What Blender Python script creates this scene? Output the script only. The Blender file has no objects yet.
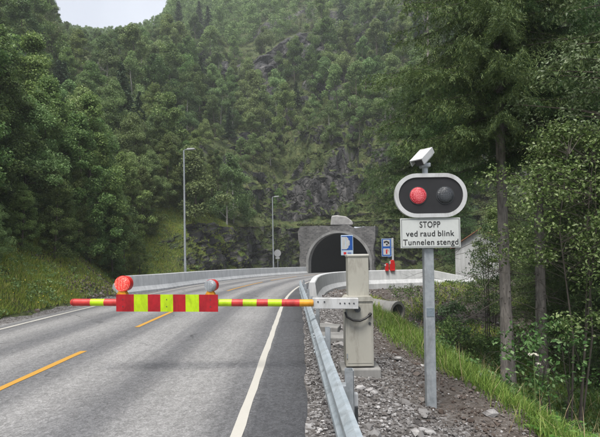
import bpy, bmesh, math, random
import numpy as np
from mathutils import Vector, Matrix, Euler

# ------------------------------------------------------------------ scene, camera, light
sc = bpy.context.scene
C = sc.collection
R = math.radians
cam_d = bpy.data.cameras.new('camera'); cam = bpy.data.objects.new('camera', cam_d); C.objects.link(cam)
cam.location = (0, 0, 1.7)
cam.rotation_euler = (R(91.0), R(0.9), 0)
cam_d.sensor_width = 36.0; cam_d.lens = 26.7
cam_d.shift_y = 0.0462
cam_d.clip_start = 0.05; cam_d.clip_end = 2000
sc.camera = cam
sc.view_settings.view_transform = 'Standard'; sc.view_settings.look = 'None'
sc.view_settings.gamma = 1.0; sc.view_settings.use_curve_mapping = False
sc.view_settings.exposure = 1.85
sc.render.engine = 'CYCLES'
sc.cycles.use_denoising = True
sc.cycles.max_bounces = 6; sc.cycles.diffuse_bounces = 3; sc.cycles.transmission_bounces = 4
sc.cycles.volume_bounces = 1; sc.cycles.transparent_max_bounces = 8

SUN_EL, SUN_AZ = R(64), R(205)          # azimuth clockwise from +Y: high and behind the camera's left shoulder
w = bpy.data.worlds.new('World'); sc.world = w; w.use_nodes = True
nt = w.node_tree; nt.nodes.clear()
wo = nt.nodes.new('ShaderNodeOutputWorld'); bg = nt.nodes.new('ShaderNodeBackground')
sky = nt.nodes.new('ShaderNodeTexSky'); sky.sky_type = 'NISHITA'; sky.sun_disc = False
sky.sun_elevation = SUN_EL; sky.sun_rotation = SUN_AZ; sky.dust_density = 3.0
tc = nt.nodes.new('ShaderNodeTexCoord')
cn = nt.nodes.new('ShaderNodeTexNoise'); cn.inputs['Scale'].default_value = 3.0; cn.inputs['Detail'].default_value = 5
cr = nt.nodes.new('ShaderNodeValToRGB')
cr.color_ramp.elements[0].position = 0.3; cr.color_ramp.elements[0].color = (2.0, 2.08, 2.32, 1)
cr.color_ramp.elements[1].position = 0.75; cr.color_ramp.elements[1].color = (2.75, 2.83, 3.05, 1)
mx = nt.nodes.new('ShaderNodeMix'); mx.data_type = 'RGBA'; mx.inputs['Factor'].default_value = 0.9
nt.links.new(tc.outputs['Generated'], cn.inputs['Vector']); nt.links.new(cn.outputs['Fac'], cr.inputs['Fac'])
nt.links.new(sky.outputs['Color'], mx.inputs['A']); nt.links.new(cr.outputs['Color'], mx.inputs['B'])
nt.links.new(mx.outputs['Result'], bg.inputs['Color']); bg.inputs['Strength'].default_value = 0.1
nt.links.new(bg.outputs['Background'], wo.inputs['Surface'])
sd = bpy.data.lights.new('sun', 'SUN'); sd.energy = 1.5; sd.angle = R(25); sd.color = (1.0, 0.96, 0.9)
sun = bpy.data.objects.new('sun', sd); C.objects.link(sun)
sdir = Vector((math.sin(SUN_AZ) * math.cos(SUN_EL), math.cos(SUN_AZ) * math.cos(SUN_EL), math.sin(SUN_EL)))
sun.rotation_euler = sdir.to_track_quat('Z', 'Y').to_euler()

# ------------------------------------------------------------------ helpers
rng = np.random.default_rng(7)
random.seed(7)

def lerp(a, b, t): return a + (b - a) * t
def sstep(a, b, x):
    t = np.clip((np.asarray(x, float) - a) / (b - a), 0, 1); return t * t * (3 - 2 * t)

def _hash(ix, iy, iz, seed):
    h = (ix * 374761393 + iy * 668265263 + iz * 2147483647 + seed * 974711) & 0xFFFFFFFF
    h = ((h ^ (h >> 13)) * 1274126177) & 0xFFFFFFFF
    h = ((h ^ (h >> 16)) * 2246822519) & 0xFFFFFFFF
    return ((h ^ (h >> 15)) & 0xFFFFFF) / float(0xFFFFFF)

def vnoise(p, seed=0):
    p = np.asarray(p, float); i = np.floor(p).astype(np.int64); f = p - i; f = f * f * (3 - 2 * f)
    x, y, z = i[..., 0], i[..., 1], i[..., 2]; r = 0
    for dx in (0, 1):
        for dy in (0, 1):
            for dz in (0, 1):
                wgt = (f[..., 0] if dx else 1 - f[..., 0]) * (f[..., 1] if dy else 1 - f[..., 1]) * (f[..., 2] if dz else 1 - f[..., 2])
                r = r + wgt * _hash(x + dx, y + dy, z + dz, seed)
    return r * 2 - 1

def fbm(p, octv=4, seed=0):
    p = np.asarray(p, float); a = 1.0; s = 0; t = 0
    for k in range(octv):
        s = s + a * vnoise(p * (2.03 ** k) + 17.3 * k, seed + k); t += a; a *= 0.5
    return s / t

def link(name, me, parent=None):
    o = bpy.data.objects.new(name, me); C.objects.link(o)
    if parent is not None: o.parent = parent
    return o

def tag(o, label, cat, group=None, kind=None):
    if label: o['label'] = label
    if cat: o['category'] = cat
    if group: o['group'] = group
    if kind: o['kind'] = kind
    return o

def empty(name, loc, label, cat, rz=0, group=None):
    o = bpy.data.objects.new(name, None); C.objects.link(o); o.empty_display_size = 0.2
    o.location = loc; o.rotation_euler = (0, 0, rz)
    return tag(o, label, cat, group)

def np_mesh(name, V, F, mats, midx=None, smooth=False, uv=None):
    V = np.ascontiguousarray(V, dtype=np.float32); F = np.ascontiguousarray(F, dtype=np.int32)
    me = bpy.data.meshes.new(name); k = F.shape[1]; n = len(F)
    me.vertices.add(len(V)); me.vertices.foreach_set('co', V.ravel())
    me.loops.add(n * k); me.loops.foreach_set('vertex_index', F.ravel())
    me.polygons.add(n); me.polygons.foreach_set('loop_start', np.arange(0, n * k, k, dtype=np.int32))
    for m in mats: me.materials.append(m)
    if midx is not None: me.polygons.foreach_set('material_index', np.ascontiguousarray(midx, dtype=np.int32))
    me.polygons.foreach_set('use_smooth', np.full(n, smooth, dtype=bool) if isinstance(smooth, bool) else np.ascontiguousarray(smooth))
    if uv is not None:
        l = me.uv_layers.new(name='UVMap'); l.data.foreach_set('uv', np.ascontiguousarray(uv[F.ravel()], dtype=np.float32).ravel())
    me.update(calc_edges=True); me.validate()
    return me

class MB:
    """collects shapes for ONE mesh"""
    def __init__(s): s.v = []; s.f = []; s.m = []; s.sm = []
    def add(s, vs, fs, m=0, smooth=False):
        b = len(s.v); s.v += [tuple(x) for x in vs]
        for f in fs: s.f.append(tuple(b + i for i in f)); s.m.append(m); s.sm.append(smooth)
    def box(s, c, size, m=0, bevel=0.0, rot=None, seg=2):
        bm = bmesh.new(); bmesh.ops.create_cube(bm, size=1.0); bmesh.ops.scale(bm, vec=size, verts=bm.verts)
        if bevel: bmesh.ops.bevel(bm, geom=list(bm.edges), offset=bevel, segments=seg, affect='EDGES', profile=0.5)
        M = Matrix.Translation(c) @ (rot.to_matrix().to_4x4() if rot else Matrix.Identity(4))
        bm.verts.ensure_lookup_table(); bm.verts.index_update()
        s.add([M @ v.co for v in bm.verts], [[v.index for v in f.verts] for f in bm.faces], m); bm.free()
    def tube(s, pts, rad, n=10, m=0, caps=True, smooth=True):
        pts = [Vector(p) for p in pts]; k = len(pts)
        if not hasattr(rad, '__len__'): rad = [rad] * k
        vs = []; fs = []; up = None
        for i, p in enumerate(pts):
            t = (pts[min(i + 1, k - 1)] - pts[max(i - 1, 0)]).normalized()
            if up is None: up = t.orthogonal().normalized()
            a = (up - t * up.dot(t)); a = a.normalized() if a.length > 1e-6 else t.orthogonal().normalized(); up = a; b = t.cross(a)
            for j in range(n):
                q = 2 * math.pi * j / n; vs.append(p + (a * math.cos(q) + b * math.sin(q)) * rad[i])
        for i in range(k - 1):
            for j in range(n):
                fs.append((i * n + j, i * n + (j + 1) % n, (i + 1) * n + (j + 1) % n, (i + 1) * n + j))
        s.add(vs, fs, m, smooth)
        if caps:
            s.add([vs[j] for j in range(n)], [tuple(range(n - 1, -1, -1))], m)
            s.add([vs[(k - 1) * n + j] for j in range(n)], [tuple(range(n))], m)
    def prism(s, prof, y0, y1, m=0, smooth=False):
        """profile in local XZ extruded along Y from y0 (front) to y1"""
        n = len(prof); a = [(x, y0, z) for x, z in prof]; b = [(x, y1, z) for x, z in prof]
        s.add(a + b, [(i, (i + 1) % n, n + (i + 1) % n, n + i) for i in range(n)], m, smooth)
        s.add(a, [tuple(range(n - 1, -1, -1))], m); s.add(b, [tuple(range(n))], m)
    def sweep(s, sections, m=0, caps=True, smooth=False, closed=True):
        n = len(sections[0]); vs = [p for q in sections for p in q]; fs = []
        for i in range(len(sections) - 1):
            for j in range(n if closed else n - 1):
                fs.append((i * n + j, i * n + (j + 1) % n, (i + 1) * n + (j + 1) % n, (i + 1) * n + j))
        s.add(vs, fs, m, smooth)
        if caps and closed:
            s.add(sections[0], [tuple(range(n - 1, -1, -1))], m); s.add(sections[-1], [tuple(range(n))], m)
    def build(s, name, mats, parent=None, sharp=35):
        me = bpy.data.meshes.new(name); me.from_pydata(s.v, [], s.f)
        for mt in (mats if isinstance(mats, (list, tuple)) else [mats]): me.materials.append(mt)
        me.polygons.foreach_set('material_index', s.m); me.polygons.foreach_set('use_smooth', s.sm)
        bm = bmesh.new(); bm.from_mesh(me); bmesh.ops.remove_doubles(bm, verts=bm.verts, dist=1e-5)
        bmesh.ops.recalc_face_normals(bm, faces=bm.faces); bm.to_mesh(me); bm.free()
        if any(s.sm): me.set_sharp_from_angle(angle=R(sharp))
        me.update()
        return link(name, me, parent)

def copy_thing(o, loc=None, rz=None, scale=None):
    c = o.copy(); C.objects.link(c)
    for ch in list(o.children):
        d = ch.copy(); C.objects.link(d); d.parent = c
        for g in list(ch.children):
            e = g.copy(); C.objects.link(e); e.parent = d
    if loc is not None: c.location = loc
    if rz is not None: c.rotation_euler = (0, 0, rz)
    if scale is not None: c.scale = scale if hasattr(scale, '__len__') else (scale,) * 3
    return c

# ------------------------------------------------------------------ materials
def new_mat(name):
    m = bpy.data.materials.new(name); m.use_nodes = True; n = m.node_tree; n.nodes.clear()
    out = n.nodes.new('ShaderNodeOutputMaterial'); b = n.nodes.new('ShaderNodeBsdfPrincipled')
    n.links.new(b.outputs['BSDF'], out.inputs['Surface']); return m, n, b, out

def noise_node(n, vec, scale, detail=4, rough=0.55, dist=0.0):
    t = n.nodes.new('ShaderNodeTexNoise'); t.inputs['Scale'].default_value = scale; t.inputs['Detail'].default_value = detail
    t.inputs['Roughness'].default_value = rough; t.inputs['Distortion'].default_value = dist
    if vec is not None: n.links.new(vec, t.inputs['Vector'])
    return t.outputs['Fac']

def ramp(n, fac, stops):
    r = n.nodes.new('ShaderNodeValToRGB'); e = r.color_ramp.elements
    while len(e) < len(stops): e.new(0.5)
    for k, (p, c) in enumerate(stops): e[k].position = p; e[k].color = (*c, 1) if len(c) == 3 else c
    n.links.new(fac, r.inputs['Fac']); return r.outputs['Color']

def mixc(n, fac, a, b, mode='MIX'):
    x = n.nodes.new('ShaderNodeMix'); x.data_type = 'RGBA'; x.blend_type = mode
    for s_, v in (('Factor', fac), ('A', a), ('B', b)):
        if isinstance(v, (int, float)): x.inputs[s_].default_value = v
        elif isinstance(v, tuple): x.inputs[s_].default_value = (*v, 1)
        else: n.links.new(v, x.inputs[s_])
    return x.outputs['Result']

def math_n(n, op, a, b=0.0):
    x = n.nodes.new('ShaderNodeMath'); x.operation = op
    for i, v in enumerate((a, b)):
        if isinstance(v, (int, float)): x.inputs[i].default_value = v
        else: n.links.new(v, x.inputs[i])
    return x.outputs[0]

def bump(n, b, h, strength, dist=0.02):
    x = n.nodes.new('ShaderNodeBump'); x.inputs['Strength'].default_value = strength; x.inputs['Distance'].default_value = dist
    n.links.new(h, x.inputs['Height']); n.links.new(x.outputs['Normal'], b.inputs['Normal'])

def coords(n, which='Object'):
    return n.nodes.new('ShaderNodeTexCoord').outputs[which]

def M_noise(name, stops, scale=3, detail=5, rough=0.7, bstr=0.2, bscale=None, metal=0.0, bdist=0.01, spec=0.4, dirt=0.0):
    m, n, b, o = new_mat(name); v = coords(n)
    f = noise_node(n, v, scale, detail, 0.6); c = ramp(n, f, stops)
    if dirt:
        mp = n.nodes.new('ShaderNodeMapping'); mp.inputs['Scale'].default_value = (1, 1, .3); n.links.new(v, mp.inputs['Vector'])
        dn = noise_node(n, mp.outputs[0], 5.5, 9, 0.72, .6)
        c = mixc(n, dirt, c, ramp(n, dn, [(.36, (.34, .31, .27)), (.52, (1, 1, 1))]), 'MULTIPLY')
        sp = noise_node(n, v, 70, 3, .6); c = mixc(n, dirt, c, ramp(n, sp, [(.27, (.4, .37, .33)), (.36, (1, 1, 1))]), 'MULTIPLY')
        n.links.new(math_n(n, 'SUBTRACT', rough + .25, math_n(n, 'MULTIPLY', dn, .4)), b.inputs['Roughness'])
    n.links.new(c, b.inputs['Base Color'])
    if not dirt: b.inputs['Roughness'].default_value = rough
    b.inputs['Metallic'].default_value = metal
    _ = 0; b.inputs['Metallic'].default_value = metal
    b.inputs['Specular IOR Level'].default_value = spec
    if bstr: bump(n, b, noise_node(n, v, bscale or scale * 6, 4), bstr, bdist)
    return m

def M_leaf(name, cols, rough=0.5, trans=0.3, var=0.25, spec=0.3):
    m, n, b, o = new_mat(name)
    g = n.nodes.new('ShaderNodeNewGeometry'); oi = n.nodes.new('ShaderNodeObjectInfo')
    k = len(cols); col = ramp(n, g.outputs['Random Per Island'], [(i / max(k - 1, 1), c) for i, c in enumerate(cols)])
    cl = noise_node(n, coords(n), 0.55, 2)
    vv = math_n(n, 'ADD', math_n(n, 'MULTIPLY', oi.outputs['Random'], var * 2), 1 - var)
    vv = math_n(n, 'MULTIPLY', vv, math_n(n, 'ADD', math_n(n, 'MULTIPLY', cl, 0.9), 0.55))
    h = n.nodes.new('ShaderNodeHueSaturation'); n.links.new(col, h.inputs['Color']); n.links.new(vv, h.inputs['Value'])
    hv = math_n(n, 'ADD', math_n(n, 'MULTIPLY', math_n(n, 'FRACT', math_n(n, 'MULTIPLY', oi.outputs['Random'], 7.3)), 0.05), 0.475)
    n.links.new(hv, h.inputs['Hue'])
    n.links.new(h.outputs['Color'], b.inputs['Base Color']); b.inputs['Roughness'].default_value = rough
    b.inputs['Specular IOR Level'].default_value = spec
    tr = n.nodes.new('ShaderNodeBsdfTranslucent'); n.links.new(h.outputs['Color'], tr.inputs['Color'])
    ms = n.nodes.new('ShaderNodeMixShader'); ms.inputs[0].default_value = trans
    n.links.new(b.outputs['BSDF'], ms.inputs[1]); n.links.new(tr.outputs['BSDF'], ms.inputs[2]); n.links.new(ms.outputs[0], o.inputs['Surface'])
    return m

def M_plain(name, col, rough=0.5, metal=0.0, var=0.12, scale=8, spec=0.5, bstr=0.05):
    a = tuple(c * (1 - var) for c in col); c2 = tuple(min(1, c * (1 + var)) for c in col)
    return M_noise(name, [(0.3, a), (0.7, c2)], scale, 5, rough, bstr, scale * 10, metal, 0.003, spec)

def M_road():
    m, n, b, o = new_mat('asphalt')
    uv = n.nodes.new('ShaderNodeUVMap'); uv.uv_map = 'UVMap'
    sx = n.nodes.new('ShaderNodeSeparateXYZ'); n.links.new(uv.outputs['UV'], sx.inputs[0])
    st = n.nodes.new('ShaderNodeMapping'); st.inputs['Scale'].default_value = (1.0, 0.05, 1); n.links.new(uv.outputs['UV'], st.inputs['Vector'])
    wob = noise_node(n, st.outputs[0], 1.6, 5, 0.6)
    u = math_n(n, 'ADD', sx.outputs['X'], math_n(n, 'MULTIPLY', math_n(n, 'SUBTRACT', wob, 0.5), 1.1))
    c = math_n(n, 'COSINE', math_n(n, 'MULTIPLY', math_n(n, 'SUBTRACT', u, 0.85), 2 * math.pi / 1.62))
    tr = math_n(n, 'ADD', math_n(n, 'MULTIPLY', c, 0.5), 0.5)
    base = mixc(n, tr, (0.13, 0.131, 0.136), (0.24, 0.238, 0.236))
    pat = noise_node(n, st.outputs[0], 7, 6, 0.7)
    base = mixc(n, 0.3, base, ramp(n, pat, [(0.25, (0.3, 0.3, 0.3)), (0.75, (0.7, 0.7, 0.7))]), 'OVERLAY')
    sh = n.nodes.new('ShaderNodeMapRange'); sh.inputs[1].default_value = 3.28; sh.inputs[2].default_value = 3.42; n.links.new(sx.outputs['X'], sh.inputs[0])
    base = mixc(n, sh.outputs[0], base, (0.08, 0.082, 0.088))
    big = noise_node(n, uv.outputs['UV'], 0.35, 4)
    base = mixc(n, 0.35, base, ramp(n, big, [(0.3, (0.35, 0.35, 0.35)), (0.7, (0.65, 0.65, 0.65))]), 'OVERLAY')
    vo = n.nodes.new('ShaderNodeTexVoronoi'); vo.inputs['Scale'].default_value = 75; n.links.new(uv.outputs['UV'], vo.inputs['Vector'])
    spk = n.nodes.new('ShaderNodeSeparateColor'); n.links.new(vo.outputs['Color'], spk.inputs[0])
    base = mixc(n, 0.42, base, ramp(n, spk.outputs[0], [(0.0, (0.18, 0.18, 0.18)), (0.55, (0.48, 0.48, 0.48)), (1.0, (0.86, 0.86, 0.86))]), 'OVERLAY')
    vo2 = n.nodes.new('ShaderNodeTexVoronoi'); vo2.inputs['Scale'].default_value = 22; n.links.new(uv.outputs['UV'], vo2.inputs['Vector'])
    sp2 = n.nodes.new('ShaderNodeSeparateColor'); n.links.new(vo2.outputs['Color'], sp2.inputs[0])
    base = mixc(n, 0.4, base, ramp(n, sp2.outputs[1], [(0.0, (0.3, 0.3, 0.3)), (1.0, (0.7, 0.7, 0.7))]), 'OVERLAY')
    cv = n.nodes.new('ShaderNodeTexVoronoi'); cv.feature = 'DISTANCE_TO_EDGE'; cv.inputs['Scale'].default_value = 0.42
    cw = n.nodes.new('ShaderNodeTexNoise'); cw.inputs['Scale'].default_value = 2.2; cw.inputs['Detail'].default_value = 6; n.links.new(uv.outputs['UV'], cw.inputs['Vector'])
    cvv = n.nodes.new('ShaderNodeVectorMath'); cvv.operation = 'MULTIPLY_ADD'; cvv.inputs[1].default_value = (.7, .7, 0); n.links.new(cw.outputs['Color'], cvv.inputs[0]); n.links.new(uv.outputs['UV'], cvv.inputs[2]); n.links.new(cvv.outputs[0], cv.inputs['Vector'])
    ck = ramp(n, cv.outputs['Distance'], [(0.0, (1, 1, 1)), (0.004, (1, 1, 1)), (0.009, (0, 0, 0))])
    msk = ramp(n, noise_node(n, uv.outputs['UV'], 0.3, 3), [(0.5, (0, 0, 0)), (0.6, (.75, .75, .75))])
    base = mixc(n, mixc(n, 1.0, ck, msk, 'MULTIPLY'), base, (0.035, 0.035, 0.038))
    n.links.new(base, b.inputs['Base Color']); b.inputs['Roughness'].default_value = 0.85; b.inputs['Specular IOR Level'].default_value = 0.25
    bump(n, b, vo.outputs['Distance'], 0.5, 0.006)
    return m

def M_paint(name, col, under=(0.15, 0.15, 0.155)):
    m, n, b, o = new_mat(name); v = coords(n)
    f = noise_node(n, v, 26, 6, 0.75); f2 = noise_node(n, v, 3, 4)
    k = math_n(n, 'ADD', math_n(n, 'MULTIPLY', f, 0.75), math_n(n, 'MULTIPLY', f2, 0.35))
    n.links.new(ramp(n, k, [(0.30, under), (0.40, col), (1.0, tuple(min(1, c * 1.12) for c in col))]), b.inputs['Base Color'])
    b.inputs['Roughness'].default_value = 0.75; return m

def M_rockslope(name, veg=True):
    """mountain: bare rock where steep, moss, heath and earth where not"""
    m, n, b, o = new_mat(name); v = coords(n)
    g = n.nodes.new('ShaderNodeNewGeometry'); sx = n.nodes.new('ShaderNodeSeparateXYZ'); n.links.new(g.outputs['Normal'], sx.inputs[0])
    mp = n.nodes.new('ShaderNodeMapping'); mp.inputs['Scale'].default_value = (1, 1, 0.55); mp.inputs['Rotation'].default_value = (0.3, 0.2, 0); n.links.new(v, mp.inputs['Vector'])
    r1 = noise_node(n, mp.outputs[0], 0.55, 7, 0.68, 0.4); r2 = noise_node(n, v, 2.6, 6, 0.65)
    rock = ramp(n, r1, [(0.30, (0.015, 0.015, 0.017)), (0.47, (0.044, 0.044, 0.046)), (0.58, (0.095, 0.092, 0.091)), (0.72, (0.25, 0.24, 0.235))])
    rock = mixc(n, 0.55, rock, ramp(n, r2, [(0.3, (0.22, 0.22, 0.22)), (0.7, (0.7, 0.69, 0.68))]), 'OVERLAY')
    vor = n.nodes.new('ShaderNodeTexVoronoi'); vor.feature = 'DISTANCE_TO_EDGE'; vor.inputs['Scale'].default_value = 0.8
    wv = n.nodes.new('ShaderNodeVectorMath'); wv.operation = 'ADD'; nn = n.nodes.new('ShaderNodeTexNoise'); nn.inputs['Scale'].default_value = 1.3
    n.links.new(v, nn.inputs['Vector']); n.links.new(mp.outputs[0], wv.inputs[0]); n.links.new(nn.outputs['Color'], wv.inputs[1]); n.links.new(wv.outputs[0], vor.inputs['Vector'])
    crk = ramp(n, vor.outputs['Distance'], [(0.0, (0.25, 0.25, 0.25)), (0.06, (1, 1, 1))])
    crkv = math_n(n, 'MINIMUM', math_n(n, 'MULTIPLY', vor.outputs['Distance'], 8.0), 1.0)
    rock = mixc(n, 0.8, rock, crk, 'MULTIPLY')
    vg = noise_node(n, v, 0.9, 6, 0.65)
    green = ramp(n, vg, [(0.25, (0.026, 0.038, 0.014)), (0.45, (0.052, 0.074, 0.022)), (0.6, (0.085, 0.10, 0.034)), (0.75, (0.095, 0.075, 0.045))])
    k = math_n(n, 'ADD', sx.outputs['Z'], math_n(n, 'MULTIPLY', math_n(n, 'SUBTRACT', noise_node(n, v, 0.5, 6, 0.7), 0.5), 0.9))
    va = n.nodes.new('ShaderNodeAttribute'); va.attribute_name = 'veg'; k = math_n(n, 'ADD', k, va.outputs['Fac'])
    mr = n.nodes.new('ShaderNodeMapRange'); mr.inputs[1].default_value = 0.38; mr.inputs[2].default_value = 0.54; n.links.new(k, mr.inputs[0])
    n.links.new(mixc(n, mr.outputs[0], rock, green), b.inputs['Base Color'])
    b.inputs['Roughness'].default_value = 0.85; b.inputs['Specular IOR Level'].default_value = 0.3
    vc = n.nodes.new('ShaderNodeTexVoronoi'); vc.inputs['Scale'].default_value = 1.7; n.links.new(wv.outputs[0], vc.inputs['Vector'])
    sc_ = n.nodes.new('ShaderNodeSeparateColor'); n.links.new(vc.outputs['Color'], sc_.inputs[0])
    h = math_n(n, 'ADD', math_n(n, 'MULTIPLY', r2, 0.5), math_n(n, 'MULTIPLY', noise_node(n, v, 9, 5), 0.25))
    h = math_n(n, 'ADD', h, math_n(n, 'MULTIPLY', sc_.outputs[0], 0.7)); h = math_n(n, 'ADD', h, math_n(n, 'MULTIPLY', crkv, 0.6))
    bump(n, b, h, 0.9, 0.3); return m

def M_ground():
    m, n, b, o = new_mat('gravel_and_earth'); v = coords(n)
    vo = n.nodes.new('ShaderNodeTexVoronoi'); vo.inputs['Scale'].default_value = 26; n.links.new(v, vo.inputs['Vector'])
    s_ = n.nodes.new('ShaderNodeSeparateColor'); n.links.new(vo.outputs['Color'], s_.inputs[0])
    grav = ramp(n, s_.outputs[0], [(0.0, (0.04, 0.037, 0.036)), (0.4, (0.115, 0.106, 0.10)), (0.8, (0.19, 0.183, 0.18)), (1.0, (0.34, 0.335, 0.335))])
    br = noise_node(n, v, 0.9, 5, 0.6)
    ab = n.nodes.new('ShaderNodeAttribute'); ab.attribute_name = 'earth'
    grav = mixc(n, math_n(n, 'MULTIPLY', ab.outputs['Fac'], .8), grav, ramp(n, br, [(0.3, (0.052, 0.042, 0.035)), (0.7, (0.115, 0.097, 0.083))]))
    at = n.nodes.new('ShaderNodeAttribute'); at.attribute_name = 'soil'
    gr = ramp(n, noise_node(n, v, 2.2, 6, 0.7), [(0.3, (0.03, 0.035, 0.015)), (0.5, (0.05, 0.065, 0.02)), (0.7, (0.07, 0.055, 0.03))])
    f = math_n(n, 'ADD', at.outputs['Fac'], math_n(n, 'MULTIPLY', math_n(n, 'SUBTRACT', noise_node(n, v, 1.5, 5, 0.7), 0.5), 1.1))
    mr = n.nodes.new('ShaderNodeMapRange'); mr.inputs[1].default_value = 0.42; mr.inputs[2].default_value = 0.58; n.links.new(f, mr.inputs[0])
    n.links.new(mixc(n, mr.outputs[0], grav, gr), b.inputs['Base Color']); b.inputs['Roughness'].default_value = 0.9
    b.inputs['Specular IOR Level'].default_value = 0.2
    bump(n, b, vo.outputs['Distance'], 0.9, 0.02); return m

def M_brick():
    m, n, b, o = new_mat('stone_masonry'); v = coords(n)
    mp = n.nodes.new('ShaderNodeMapping'); mp.inputs['Rotation'].default_value = (R(90), 0, 0); n.links.new(v, mp.inputs['Vector'])
    t = n.nodes.new('ShaderNodeTexBrick'); t.inputs['Scale'].default_value = 1.0; t.inputs['Mortar Size'].default_value = 0.028
    t.inputs['Brick Width'].default_value = 0.45; t.inputs['Row Height'].default_value = 0.22
    t.inputs['Color1'].default_value = (0.07, 0.07, 0.074, 1); t.inputs['Color2'].default_value = (0.16, 0.158, 0.158, 1); t.inputs['Mortar'].default_value = (0.15, 0.147, 0.145, 1)
    dv = n.nodes.new('ShaderNodeTexNoise'); dv.inputs['Scale'].default_value = 1.6; dv.inputs['Detail'].default_value = 3; n.links.new(mp.outputs[0], dv.inputs['Vector'])
    va_ = n.nodes.new('ShaderNodeVectorMath'); va_.operation = 'MULTIPLY_ADD'; va_.inputs[1].default_value = (.35, .12, .12); n.links.new(dv.outputs['Color'], va_.inputs[0]); n.links.new(mp.outputs[0], va_.inputs[2]); n.links.new(va_.outputs[0], t.inputs['Vector'])
    c = mixc(n, 0.6, t.outputs['Color'], ramp(n, noise_node(n, v, 1.1, 6, 0.7), [(0.3, (0.1, 0.1, 0.1)), (0.7, (0.74, 0.74, 0.72))]), 'OVERLAY')
    n.links.new(c, b.inputs['Base Color']); b.inputs['Roughness'].default_value = 0.9
    bump(n, b, t.outputs['Fac'], -0.6, 0.03); return m

def M_concrete(name, lo, hi, scale=1.2, streak=True):
    m, n, b, o = new_mat(name); v = coords(n)
    f = noise_node(n, v, scale, 7, 0.65)
    c = ramp(n, f, [(0.3, lo), (0.7, hi)])
    if streak:
        mp = n.nodes.new('ShaderNodeMapping'); mp.inputs['Scale'].default_value = (3, 3, 0.35); n.links.new(v, mp.inputs['Vector'])
        c = mixc(n, 0.45, c, ramp(n, noise_node(n, mp.outputs[0], 2.0, 6, 0.7), [(0.3, (0.25, 0.25, 0.24)), (0.7, (0.65, 0.65, 0.65))]), 'OVERLAY')
    n.links.new(c, b.inputs['Base Color']); b.inputs['Roughness'].default_value = 0.85; b.inputs['Specular IOR Level'].default_value = 0.25
    bump(n, b, noise_node(n, v, 30, 5), 0.25, 0.006); return m

def M_bark(name, lo, hi, white=False):
    m, n, b, o = new_mat(name); v = coords(n)
    mp = n.nodes.new('ShaderNodeMapping'); mp.inputs['Scale'].default_value = (1, 1, 0.22 if not white else 2.4); n.links.new(v, mp.inputs['Vector'])
    f = noise_node(n, mp.outputs[0], 14 if not white else 6, 6, 0.7, 0.5)
    c = ramp(n, f, [(0.32, lo), (0.5, lerp3(lo, hi, .5)), (0.68, hi)])
    c = mixc(n, 0.5, c, ramp(n, noise_node(n, v, 2.2, 4), [(0.35, (0.3, 0.3, 0.3)), (0.65, (0.66, 0.66, 0.62))]), 'OVERLAY')
    n.links.new(c, b.inputs['Base Color']); b.inputs['Roughness'].default_value = 0.9; b.inputs['Specular IOR Level'].default_value = 0.2
    bump(n, b, f, 0.7, 0.015); return m
def lerp3(a, b, t): return tuple(x + (y - x) * t for x, y in zip(a, b))

def M_lens(name, lo, hi, scale, emit=0.0):
    """round signal lens moulded in small cells"""
    m, n, b, o = new_mat(name); v = coords(n)
    vo = n.nodes.new('ShaderNodeTexVoronoi'); vo.inputs['Scale'].default_value = scale; vo.inputs['Randomness'].default_value = 0.35; n.links.new(v, vo.inputs['Vector'])
    c = ramp(n, vo.outputs['Distance'], [(0.12, hi), (0.45, lo)])
    n.links.new(c, b.inputs['Base Color']); b.inputs['Roughness'].default_value = 0.25
    if emit: n.links.new(c, b.inputs['Emission Color']); b.inputs['Emission Strength'].default_value = emit
    bump(n, b, vo.outputs['Distance'], 0.5, 0.01); return m

ASPH = M_road()
WHITE_LINE = M_paint('white_road_paint', (0.43, 0.415, 0.375)); YELLOW_LINE = M_paint('yellow_road_paint', (0.45, 0.24, 0.035))
GROUND = M_ground(); ROCK = M_rockslope('mountain_rock_and_moss'); BRICK = M_brick()
CONC = M_concrete('pale_concrete', (0.48, 0.492, 0.50), (0.60, 0.61, 0.615)); CONC_D = M_concrete('grey_concrete', (0.16, 0.16, 0.155), (0.29, 0.285, 0.275))
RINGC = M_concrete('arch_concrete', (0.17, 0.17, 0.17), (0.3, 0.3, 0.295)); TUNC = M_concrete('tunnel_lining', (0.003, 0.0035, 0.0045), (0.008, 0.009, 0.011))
GALV = M_noise('galvanised_steel', [(0.3, (0.31, 0.36, 0.395)), (0.7, (0.43, 0.48, 0.52))], 9, 6, 0.5, 0.06, 60, 0.35, dirt=0.45)
GALVPOST = M_noise('galvanised_post', [(0.3, (0.26, 0.29, 0.31)), (0.7, (0.40, 0.425, 0.45))], 14, 6, 0.5, 0.06, 80, 0.35, dirt=0.4)
DGREY = M_plain('dark_grey_metal', (0.07, 0.075, 0.08), 0.5, 0.4)
CABM = M_noise('beige_powder_coat', [(0.3, (0.36, 0.35, 0.305)), (0.7, (0.41, 0.398, 0.35))], 2.0, 5, 0.55, 0.05, 120, dirt=0.45)
CABT = M_plain('pale_beige_cap', (0.40, 0.395, 0.355), 0.5)
WHITEM = M_noise('white_paint', [(0.3, (0.48, 0.49, 0.495)), (0.7, (0.56, 0.565, 0.57))], 5, 5, 0.45, 0.03, 60, dirt=0.4)
PANELW = M_noise('white_sign_face', [(0.3, (0.50, 0.52, 0.505)), (0.7, (0.55, 0.57, 0.555))], 3, 4, 0.4, 0.0, dirt=0.15)
BLACKM = M_plain('matt_black_board', (0.010, 0.010, 0.012), 0.6, 0, 0.3)
BLACKP = M_plain('black_rubber', (0.015, 0.015, 0.016), 0.5)
INK = M_plain('black_lettering', (0.012, 0.012, 0.013), 0.6)
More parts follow.
